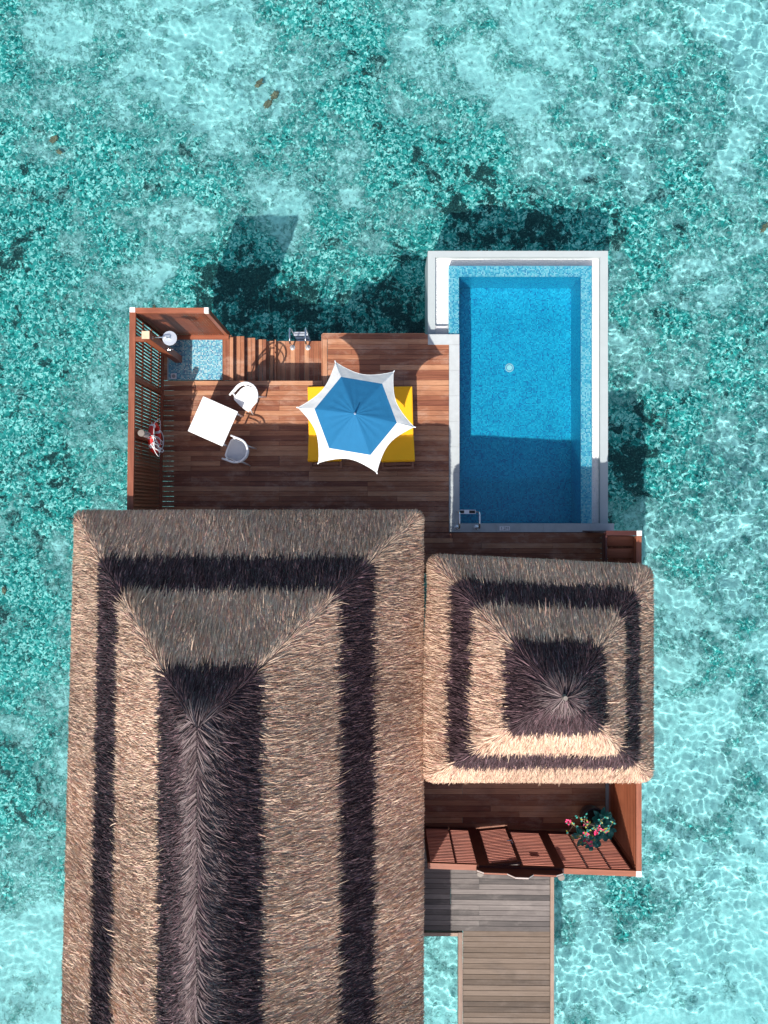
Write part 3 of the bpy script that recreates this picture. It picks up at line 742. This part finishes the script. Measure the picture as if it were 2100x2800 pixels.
px_, py_ = -4.327, 3.213
post = thing('shower_post', 'square timber shower post with steel rain head and tap', 'shower', (px_, py_, 0), world=True)
box2('post', 'fence_z', post, px_ - .07, px_ + .07, py_ - .07, py_ + .07, -.03, 2.28)
box2('post_top', 'post_amber', post, px_ - .07, px_ + .07, py_ - .07, py_ + .07, 2.281, 2.296)
box2('bracket', 'fence_x', post, -4.62, px_ - .072, py_ - .04, py_ + .045, 1.86, 1.945)
hx, hy, hz = -3.92, 3.178, 2.17
mb = MB(); mb.tube([(px_ + .07, hy + .02, 2.12), (px_ + .12, hy + .02, 2.15), (hx - .1, hy, 2.26), (hx - .02, hy, 2.27), (hx, hy, 2.25), (hx, hy, 2.19)], .012, 10); mb.build('shower_arm', 'steel', post, smooth=True)
mb = MB(); mb.cyl((px_ + .07, hy + .02, 2.12), (px_ + .082, hy + .02, 2.12), .03, .03, 16); mb.build('wall_plate', 'steel', post)
mb = MB(); mb.cyl((hx, hy, hz), (hx, hy, hz + .012), .132, .132, 40); mb.cyl((hx, hy, hz + .012), (hx, hy, hz + .03), .03, .02, 16); mb.build('rain_head', 'steel_matt', post)
mb = MB(); mb.cyl((px_ + .07, py_ - .02, 1.1), (px_ + .13, py_ - .02, 1.1), .022, .022, 14); mb.tube([(px_ + .12, py_ - .02, 1.1), (px_ + .16, py_ - .02, 1.13), (px_ + .19, py_ - .02, 1.12)], .009, 8)
mb.cyl((px_ + .07, py_ - .02, 1.1), (px_ + .078, py_ - .02, 1.1), .035, .035, 16); mb.build('tap', 'steel', post)

def wall_lamp(x, y, z, ax, label):
    """short cylindrical lantern of upright bars under a round cap"""
    t_ = thing('wall_lamp', label, 'lamp', (x, y, z), 0, 'cylindrical wall lamps')
    mb = MB(); mb.cyl((0, 0, .46), (0, 0, .50), .066, .062, 24); mb.build('cap', 'lamp_top', t_)
    mb = MB(); mb.cyl((0, 0, 0), (0, 0, .02), .058, .058, 20); mb.build('base_disc', 'lamp_top', t_)
    mb = MB(); mb.cyl((0, 0, .02), (0, 0, .46), .035, .035, 14); mb.build('tube', 'black', t_)
    for k in range(12):
        a = 2 * PI * k / 12; mb = MB(); mb.cyl((.05 * math.cos(a), .05 * math.sin(a), .02), (.05 * math.cos(a), .05 * math.sin(a), .46), .007, .007, 6); mb.build('bar', 'lamp_bar', t_)
    if ax == 'x': box('bracket', 'gate_x', t_, (-.07, 0, .25), (.05, .05, .12))
    else: box('bracket', 'gate_y', t_, (0, .08, .25), (.05, .05, .12))
    return t_
wall_lamp(-4.535, 1.475, 1.38, 'x', 'round barred wall lamp on the side fence behind the white rope')
wall_lamp(1.83, -6.875, 1.12, 'y', 'round barred wall lamp outside the front gate, over the walkway')
wall_lamp(3.37, -6.945, 1.12, 'y', 'round barred wall lamp outside the front wall, over open water')

# lifebuoy
lb = thing('lifebuoy', 'red and white lifebuoy hung on the side fence', 'lifebuoy', (-4.50, 1.45, 1.13))
def ring_pts(r0, a0, a1, n, x=0): return [(x, r0 * math.cos(a0 + (a1 - a0) * k / n), r0 * math.sin(a0 + (a1 - a0) * k / n)) for k in range(n + 1)]
mb = MB(); mb.tube(ring_pts(.255, 0, 2 * PI, 40)[:-1], .056, 14, True, up=Vector((1, 0, 0))); mb.build('ring', 'red', lb, smooth=True)
for q in range(4):
    a = R(38 + 90 * q); mb = MB(); mb.tube(ring_pts(.255, a - .13, a + .13, 5), .0575, 14, up=Vector((1, 0, 0))); mb.build('band', 'white_plastic', lb, smooth=True)
pts = []
for q in range(48):
    a = 2 * PI * q / 48; s_ = abs(math.sin(2 * (a - R(38)))); pts.append((.035 + .05 * s_, (.31 + .05 * s_) * math.cos(a), (.31 + .03 * s_) * math.sin(a)))
mb = MB(); mb.tube(pts, .007, 6, True, up=Vector((1, 0, 0))); mb.build('grab_line', 'rope', lb, smooth=True)
rp = thing('rescue_rope', 'bundle of white rope draped from the lamp over the lifebuoy', 'rope', (-4.45, 1.42, 1.15), world=True)
rr = random.Random(4)
for q in range(6):
    y_c = 1.31 + rr.uniform(-.10, .10); top = 1.50 + rr.uniform(-.05, .05); bot = .86 + rr.uniform(-.04, .35); wd = rr.uniform(.03, .075)
    pts = []
    for k in range(26):
        a = 2 * PI * k / 26
        pts.append((-4.43 + .03 * math.sin(a * 2 + q) + rr.uniform(-.006, .006), y_c + wd * math.sin(a) + .05 * math.cos(a) + rr.uniform(-.006, .006), (top + bot) / 2 + (top - bot) / 2 * math.cos(a)))
    mb = MB(); mb.tube(pts, .0085, 6, True, up=Vector((1, 0, 0))); mb.build('coil', 'rope', rp, smooth=True)
box('hook', 'steel', rp, (-4.46, 1.40, 1.53), (.1, .012, .012))

# ------------------------------------------------------------ table and chairs
tb = thing('square_table', 'square white table standing skewed on the deck between two chairs', 'table', (-3.44, 1.823, 0), R(-23.9))
mb = MB(); mb.box((0, 0, .732), (.765, .765, .022)); mb.build('tabletop', 'white_plastic', tb, bevel=.006)
for sx in (-1, 1):
    for sy in (-1, 1):
        mb = MB(); mb.tube([(sx * .33, sy * .33, .72), (sx * .355, sy * .355, 0)], [.024, .019], 10); mb.build('leg', 'white_plastic', tb, smooth=True)
for sx, sy, a in ((0, .34, 0), (0, -.34, 0), (.34, 0, 1), (-.34, 0, 1)): box('apron', 'white_plastic', tb, (sx, sy, .70), (.66, .02, .04), PI / 2 * a)

def chair(loc, rz, label):
    t_ = thing('plastic_chair', label, 'chair', loc, rz, 'white moulded chairs at the table')   # faces +x
    # seat
    out = []
    for a in range(-9, 10):
        ang = PI + a * PI / 18; out.append((-.03 + .20 * math.cos(ang), -.205 * math.sin(ang) * -1))
    out += [(.17, -.2 + 0), (.205, -.16), (.215, 0), (.205, .16), (.17, .2)]
    n_ = len(out); cen = (sum(q[0] for q in out) / n_, 0)
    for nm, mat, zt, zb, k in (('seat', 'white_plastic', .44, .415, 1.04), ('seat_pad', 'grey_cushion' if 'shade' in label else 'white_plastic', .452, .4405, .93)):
        mb = MB(); mb.poly([((q[0] - cen[0]) * k + cen[0], q[1] * k, zt) for q in out] + [((q[0] - cen[0]) * k + cen[0], q[1] * k, zb) for q in out],
            [tuple(range(n_)), tuple(range(2 * n_ - 1, n_ - 1, -1))] + [(i, n_ + i, n_ + (i + 1) % n_, (i + 1) % n_) for i in range(n_)]); mb.build(nm, mat, t_)
    def hoop(r, zf, zb, xf, w): 
        p = [(xf, r + .005, zf)]
        p.append((xf * .4, r, zf + (zb - zf) * .25))
        for a in range(0, 13):
            ang = PI / 2 + PI * a / 12; p.append((-.01 + r * math.cos(ang) * 1.02, r * math.sin(ang), zf + (zb - zf) * (.45 + .55 * math.sin(PI * a / 12))))
        p += [(xf * .4, -r, zf + (zb - zf) * .25), (xf, -r - .005, zf)]
        return p
    mb = MB(); mb.tube(hoop(.245, .66, .78, .20, 0), .021, 8, flat=.7); mb.build('arm_hoop', 'white_plastic', t_, smooth=True)
    mb = MB(); mb.tube(hoop(.235, .60, .62, .12, 0), .014, 8, flat=.9); mb.build('back_rail', 'white_plastic', t_, smooth=True)
    mb = MB(); mb.tube([(-.25, 0, .77), (-.235, 0, .6), (-.21, 0, .44)], [.022, .03, .035], 8, flat=.4); mb.build('back_slat', 'white_plastic', t_, smooth=True)
    for sy in (-1, 1):
        mb = MB(); mb.tube([(.13, sy * .235, .66), (.14, sy * .215, .44), (.19, sy * .245, 0)], [.014, .02, .014], 8); mb.build('leg', 'white_plastic', t_, smooth=True)
        mb = MB(); mb.tube([(-.14, sy * .20, .66), (-.17, sy * .17, .44), (-.265, sy * .19, 0)], [.012, .02, .014], 8); mb.build('leg', 'white_plastic', t_, smooth=True)
    return t_
chair((-2.80, 2.345, 0), R(-132), 'white plastic chair standing in full sun above the table corner')
chair((-3.0, 1.245, 0), R(159), 'white plastic chair with grey seat standing in shade below the table')

# ------------------------------------------------------------ loungers
def lounger():
    t_ = thing('sun_lounger', 'yellow cushioned sun lounger under the parasol, the one nearer the table', 'sun lounger', (0, 0, 0), 0, 'yellow sun loungers under the parasol')
    Lx = .33; y0, y1 = 0, 1.72
    for sx in (-1, 1): box('side_rail', 'teak', t_, (sx * (Lx - .02), (y0 + y1) / 2, .25), (.04, y1 - y0, .07))
    for y in (y0 + .02, y1 - .02): box('end_rail', 'teak', t_, (0, y, .25), (2 * Lx - .08, .04, .07))
    for sx in (-1, 1):
        for y in (.12, 1.6): box('leg', 'teak', t_, (sx * (Lx - .03), y, .108), (.05, .06, .215))
    for i in range(4): box('slat', 'teak', t_, (0, .1 + i * .13, .235), (2 * Lx - .08, .05, .02))
    bm = bmesh.new(); bmesh.ops.create_cube(bm, size=1); bmesh.ops.scale(bm, vec=(.68, 1.01, .075), verts=bm.verts)
    me = bpy.data.meshes.new('seat_cushion'); bm.to_mesh(me); me.materials.append(M['yellow'])
    o = link('seat_cushion', me, t_, (0, .68 + .505, .325)); md = o.modifiers.new('bevel', 'BEVEL'); md.width = .022; md.segments = 3
    bm2 = bmesh.new(); bmesh.ops.create_cube(bm2, size=1); bmesh.ops.scale(bm2, vec=(.685, .66, .075), verts=bm2.verts)
    me2 = bpy.data.meshes.new('back_cushion'); bm2.to_mesh(me2); me2.materials.append(M['yellow'])
    ang = R(33); o2 = link('back_cushion', me2, t_, (0, .68 - .33 * math.cos(ang), .325 + .33 * math.sin(ang)), (-ang, 0, 0)); md = o2.modifiers.new('bevel', 'BEVEL'); md.width = .022; md.segments = 3
    box('backrest_frame', 'teak', t_, (0, .68 - .30 * math.cos(ang), .262 + .30 * math.sin(ang)), (.6, .56, .025), (-ang, 0, 0))
    for sx in (-1, 1): box('prop', 'teak', t_, (sx * .2, .32, .36), (.025, .03, .28), (R(20), 0, 0))
    bm.free(); bm2.free(); return t_
l1 = lounger(); l1.location = (-1.195, .90, 0); l1.rotation_euler = (0, 0, R(1.4))
l2 = copy_tree(l1); l2.location = (.285, .895, 0); l2['label'] = 'yellow cushioned sun lounger under the parasol, the one nearer the pool'

# ------------------------------------------------------------ parasol
um = thing('parasol', 'six pointed blue and white parasol shading the two loungers', 'umbrella', (-.51, 1.731, 0), R(-9.5))
RT, RH = 1.075, .752; ZA, ZH, ZT = 2.72, 2.40, 2.20
mb = MB(); mb.cyl((0, 0, .05), (0, 0, 2.76), .022, .018, 14); mb.build('pole', 'steel_matt', um)
mb = MB(); mb.cyl((0, 0, 0), (0, 0, .07), .26, .24, 28); mb.build('base', 'stone', um)
mb = MB(); mb.tube([(0, 0, 2.70), (.0, .0, 2.80), (.003, 0, 2.88)], [.016, .013, .008], 10); mb.build('finial', 'steel', um)
for k in range(6):
    a0, a1 = 2 * PI * k / 6, 2 * PI * (k + 1) / 6; u0, u1 = Vector((math.cos(a0), math.sin(a0), 0)), Vector((math.cos(a1), math.sin(a1), 0))
    NS, NR = 12, 10
    def blue(s, r):
        d = (u0 * (1 - s) + u1 * s) * (RH * r); sag = .022 * math.sin(PI * s) * r * (1.2 - r)
        fold = .006 * math.sin(s * PI * 7) * r * (1 - r) * 4
        rip = .004 * math.sin(r * 40 + k) * math.sin(PI * s)
        return Vector((d.x, d.y, ZA + (ZH - ZA) * (r ** 1.08) - sag + fold + rip))
    def edge(s):
        ch = (u0 * (1 - s) + u1 * s) * RT; inw = .155 * (4 * s * (1 - s)) ** .85; L = ch.length
        d = ch * ((L - inw) / L); return Vector((d.x, d.y, ZT + .09 * math.sin(PI * s)))
    mb = MB(); pts = [blue(i / NS, j_ / NR) for j_ in range(NR + 1) for i in range(NS + 1)]
    mb.poly(pts, [(j_ * (NS + 1) + i, j_ * (NS + 1) + i + 1, (j_ + 1) * (NS + 1) + i + 1, (j_ + 1) * (NS + 1) + i) for j_ in range(NR) for i in range(NS)])
    o = mb.build('canopy_panel', 'canvas_blue', um, smooth=True)
    NW = 5; mb = MB(); pts = []
    for j_ in range(NW + 1):
        for i in range(NS + 1):
            s = i / NS; q = blue(s, 1).lerp(edge(s), j_ / NW); q.z += .008 * math.sin(s * 23 + k * 2) * math.sin(PI * j_ / NW) + .002; pts.append(q)
    mb.poly(pts, [(j_ * (NS + 1) + i, j_ * (NS + 1) + i + 1, (j_ + 1) * (NS + 1) + i + 1, (j_ + 1) * (NS + 1) + i) for j_ in range(NW) for i in range(NS)])
    mb.tube([edge(i / NS) for i in range(NS + 1)], .006, 6)
    mb.build('canopy_border', 'canvas_white', um, smooth=True)
    mb = MB(); mb.tube([u0 * .02 + Vector((0, 0, ZA - .02)), u0 * RH + Vector((0, 0, ZH - .015)), u0 * (RT + .012) + Vector((0, 0, ZT - .008))], .009, 6); mb.build('rib', 'steel_matt', um)
    mb = MB(); mb.tube([u0 * .03 + Vector((0, 0, 2.1)), u0 * .5 + Vector((0, 0, ZA - .235))], .007, 6); mb.build('stretcher', 'steel_matt', um)
    mb = MB(); mb.tube([u0 * (RT - .015) + Vector((0, 0, ZT + .004)), u0 * (RT + .03) + Vector((0, 0, ZT - .006))], [.015, .009], 8); mb.build('tip_cap', 'white_plastic', um)
mb = MB(); mb.cyl((0, 0, 2.06), (0, 0, 2.13), .036, .036, 14); mb.build('runner', 'white_plastic', um)

# ------------------------------------------------------------ front wall, gate, side wall
ZQ = 1.80; AN = math.atan2(-.15, 3.9)
fw_ = thing('front_wall', 'dark red slatted timber front wall with pale top beam', 'wall', (.82, -6.64, 0), AN)   # local x along the wall
def fx(wx): return (wx - .82) / math.cos(AN)
EX = fx(4.83)
segs = [(.02, fx(1.34)), (fx(1.37), fx(1.75)), (fx(2.62), fx(3.22)), (fx(3.41), fx(3.84)), (fx(3.87), fx(4.27)), (fx(4.30), fx(4.66))]
box('top_beam', 'fence_x', fw_, (fx(1.78) / 2, 0, ZQ - .03), (fx(1.78), .105, .06)); box('top_beam', 'fence_x', fw_, ((fx(3.38) + EX - .1) / 2, 0, ZQ - .03), (EX - .1 - fx(3.38), .105, .06))
box('header_beam', 'gate_x', fw_, ((fx(1.78) + fx(3.38)) / 2, .0, ZQ - .035), (fx(3.38) - fx(1.78) - .004, .09, .07))
box('post_cap', 'beam_end', fw_, (EX - .05, -.003, ZQ - .024), (.1, .108, .06))
for a, b_ in ((0, .05), (fx(1.75), fx(1.92)), (fx(3.22), fx(3.41)), (fx(2.56), fx(2.62)), (fx(4.66), fx(4.8))): box('post', 'gate_z', fw_, ((a + b_) / 2, .0, ZQ / 2 - .06), (b_ - a, .085, ZQ - .02))
for x in (fx(1.355), fx(3.855), fx(4.285)): box('stile', 'gate_z', fw_, (x, -.015, ZQ / 2), (.035, .03, ZQ - .14))
for a, b_ in segs:
    box('bottom_rail', 'gate_x', fw_, ((a + b_) / 2, 0, .05), (b_ - a, .07, .09))
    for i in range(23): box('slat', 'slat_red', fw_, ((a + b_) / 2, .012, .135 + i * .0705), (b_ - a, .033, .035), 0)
prof = [(1.73, 0), (1.73, .10), (1.85, .20), (2.28, .20), (2.41, .34), (2.65, .34), (2.77, .20), (3.19, .20), (3.34, .10), (3.34, 0)]
mb = MB(); n_ = len(prof); pts = [(fx(a), -.032, ZQ + .001 + z) for a, z in prof] + [(fx(a), .012, ZQ + .001 + z) for a, z in prof]
mb.poly(pts, [tuple(range(n_)), tuple(range(2 * n_ - 1, n_ - 1, -1))] + [(i, n_ + i, n_ + (i + 1) % n_, (i + 1) % n_) for i in range(n_)]); mb.build('header_board', 'gate_x', fw_)
for (a, za), (b_, zb) in zip(prof[1:-2], prof[2:-1]):
    mb = MB(); q0, q1 = ZQ + .003, ZQ + .009
    mb.poly([(fx(a), -.020, q0 + za), (fx(b_), -.020, q0 + zb), (fx(b_), .004, q0 + zb), (fx(a), .004, q0 + za),
             (fx(a), -.020, q1 + za), (fx(b_), -.020, q1 + zb), (fx(b_), .004, q1 + zb), (fx(a), .004, q1 + za)], [(3, 2, 1, 0), (4, 5, 6, 7), (0, 1, 5, 4), (1, 2, 6, 5), (2, 3, 7, 6), (3, 0, 4, 7)])
    mb.build('header_lit_edge', 'lit_edge' if za != zb or za > .3 else 'fence_x', fw_)  # added strips: the sunlit top edge painted in paler tones
box('sign_plate', 'black', fw_, (fx(2.92), -.05, 1.22), (.17, .012, .17))

hinge = W(1300, 2270, 0)
gt = thing('entrance_gate', 'dark red slatted gate with steel handle standing slightly ajar', 'gate', (1.925, -6.665, 0), R(5.5))
GW = .662
for x in (.03, GW - .03): box('stile', 'gate_z', gt, (x, 0, .90), (.06, .045, 1.70))
for z in (.10, 1.72): box('rail', 'gate_x', gt, (GW / 2, 0, z), (GW - .124, .04, .08))
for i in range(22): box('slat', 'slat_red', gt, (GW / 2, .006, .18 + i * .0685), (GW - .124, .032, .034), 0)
mb = MB(); mb.box((GW - .03, .03, .88), (.03, .014, .10)); mb.tube([(GW - .03, .03, .90), (GW - .03, .075, .90), (GW - .13, .075, .90)], .009, 8); mb.build('handle', 'steel', gt)

sw = thing('side_wall', 'slatted timber wall along the right side of the hut', 'wall', (4.78, -3.6, 0), world=True)
wx0, wx1 = 4.735, 4.835
box2('top_beam', 'fence_y', sw, wx0, wx1, -6.755, -.45, ZQ - .06, ZQ)
box2('base_rail', 'fence_y', sw, wx0 - .02, wx1 - .02, -6.78, -.45, -.02, .07)
for y in (-.5, -2.0, -3.7, -5.1, -6.715): box2('post', 'fence_z', sw, wx0 - .008, wx0 + .06, y - .04, y + .04, .07, ZQ - .06)
for i in range(25): box('slat', 'fence_y', sw, (wx0 + .014, -3.62, .115 + i * .0665), (.020, 6.3, .045), (0, R(22), 0))

nb = thing('corner_screen', 'short dark red timber screen at the pool corner under the hut roof', 'fence', (4.52, -.4, 0), world=True)
box2('top_rail', 'gate_x', nb, 4.17, 4.74, -.44, -.35, ZQ - .07, ZQ - .002)
box2('post_cap', 'beam_end', nb, 4.742, 4.838, -.446, -.352, ZQ - .058, ZQ + .004)
for i in range(4): box('louvre_board', 'fence_x', nb, (4.455, -.55 - i * .235, 1.60), (.56, .20, .025), (R(24), 0, 0))
box2('side_rail', 'gate_y', nb, 4.17, 4.20, -1.35, -.445, 1.5, 1.75)
for i in range(22): box('slat', 'gate_x', nb, (4.45, -.40, .06 + i * .075), (.57, .02, .05))

# ------------------------------------------------------------ potted bougainvillea
pc = Vector((4.30, -6.33, 0))
pt = thing('bougainvillea_pot', 'potted bougainvillea with pink blossom and big leaves in dark round pot', 'plant', pc)
mb = MB(); rs = [(.17, 0), (.22, .12), (.265, .34), (.27, .48), (.285, .50), (.265, .505), (.25, .46)]
n_ = 28; pts = [(r_ * math.cos(2 * PI * k / n_), r_ * math.sin(2 * PI * k / n_), z_) for r_, z_ in rs for k in range(n_)]
mb.poly(pts, [(a * n_ + k, a * n_ + (k + 1) % n_, (a + 1) * n_ + (k + 1) % n_, (a + 1) * n_ + k) for a in range(len(rs) - 1) for k in range(n_)] + [tuple(range(n_))[::-1]]); mb.build('pot', 'pot', pt, smooth=True)
mb = MB(); mb.cyl((0, 0, .42), (0, 0, .455), .25, .25, 20); mb.build('soil', 'soil', pt)
rr = random.Random(12)
def leaf(mb, p, d, up, L, wd, cup=.2):
    d = d.normalized(); s_ = d.cross(up).normalized(); u_ = s_.cross(d).normalized()
    prof_ = [(0, 0), (.25, .8), (.55, 1), (.85, .5), (1, 0)]
    pts_ = []; 
    for a, b__ in prof_:
        c_ = p + d * L * a - u_ * L * cup * a * a; pts_ += [c_ - s_ * wd * b__ + u_ * wd * .35 * b__, c_, c_ + s_ * wd * b__ + u_ * wd * .35 * b__]
    mb.poly(pts_, [(i * 3 + j_, i * 3 + j_ + 1, i * 3 + j_ + 4, i * 3 + j_ + 3) for i in range(4) for j_ in range(2)])
# big leaves: rosettes on the pool side of the pot
for (ox, oy, oz, n_l, sz) in ((.12, -.05, .60, 16, .17), (.17, .10, .68, 14, .16), (-.06, -.16, .62, 18, .17), (-.25, -.24, .58, 12, .15), (.02, -.02, .78, 14, .15), (.2, -.15, .55, 12, .15), (.10, .14, .58, 12, .15), (-.34, -.22, .72, 12, .13), (-.16, -.28, .80, 12, .14), (.06, -.26, .76, 12, .14), (.22, .02, .82, 10, .13)):
    for q in range(n_l):
        a = rr.uniform(0, 2 * PI); d = Vector((math.cos(a), math.sin(a), rr.uniform(-.2, .8)))
        mb = MB(); leaf(mb, Vector((ox, oy, oz)) + d * .03, d, Vector((0, 0, 1)), sz * rr.uniform(.8, 1.25), sz * .34, .3); mb.build('leaf', 'leaf', pt, smooth=True)
# woody branches with small leaves and bracts
mbt = MB(); ends = []
for q in range(9):
    tgt = [(-.72, .30, 1.25), (-.50, .38, 1.3), (-.42, .10, 1.35), (-.60, -.02, 1.15), (-.25, .30, 1.45), (-.10, .36, 1.3), (-.45, -.2, 1.05), (-.3, -.1, 1.3), (.05, .2, 1.35)][q]
    p0 = Vector((rr.uniform(-.05, .05), rr.uniform(-.05, .05), .45)); p3 = Vector(tgt); m1 = p0.lerp(p3, .35) + Vector((.02, 0, .2)); m2 = p0.lerp(p3, .7) + Vector((rr.uniform(-.04, .04), rr.uniform(-.04, .04), .12))
    mbt.tube([p0, m1, m2, p3], [.011, .008, .006, .003], 6); ends += [p3, m2, m2.lerp(p3, .5)]
    for w_ in range(3):
        b0 = m2.lerp(p3, rr.random()); b1 = b0 + Vector((rr.uniform(-.16, .16), rr.uniform(-.14, .16), rr.uniform(.0, .1))); mbt.tube([b0, b1], [.004, .002], 5); ends.append(b1)
mbt.build('branches', 'twig', pt)
for i, e_ in enumerate(ends):
    for q in range(rr.randint(2, 5)):
        d = Vector((rr.uniform(-1, 1), rr.uniform(-1, 1), rr.uniform(-.3, .6))); mb = MB(); leaf(mb, e_ + d * .012, d, Vector((0, 0, 1)), rr.uniform(.035, .06), .016); mb.build('leaf', 'leaf_young' if (i + q) % 3 == 0 else 'leaf', pt)
    if i % 7 == 0:
        for q in range(7):
            d = Vector((rr.uniform(-1, 1), rr.uniform(-1, 1), rr.uniform(0, 1))); mb = MB(); leaf(mb, e_ + d * .02, d, Vector((0, 0, 1)), rr.uniform(.04, .055), .022); mb.build('petal', 'petal', pt)
print('objects', len(bpy.data.objects), 'tris', sum(len(o.data.polygons) * 2 for o in bpy.data.objects if o.type == 'MESH'))
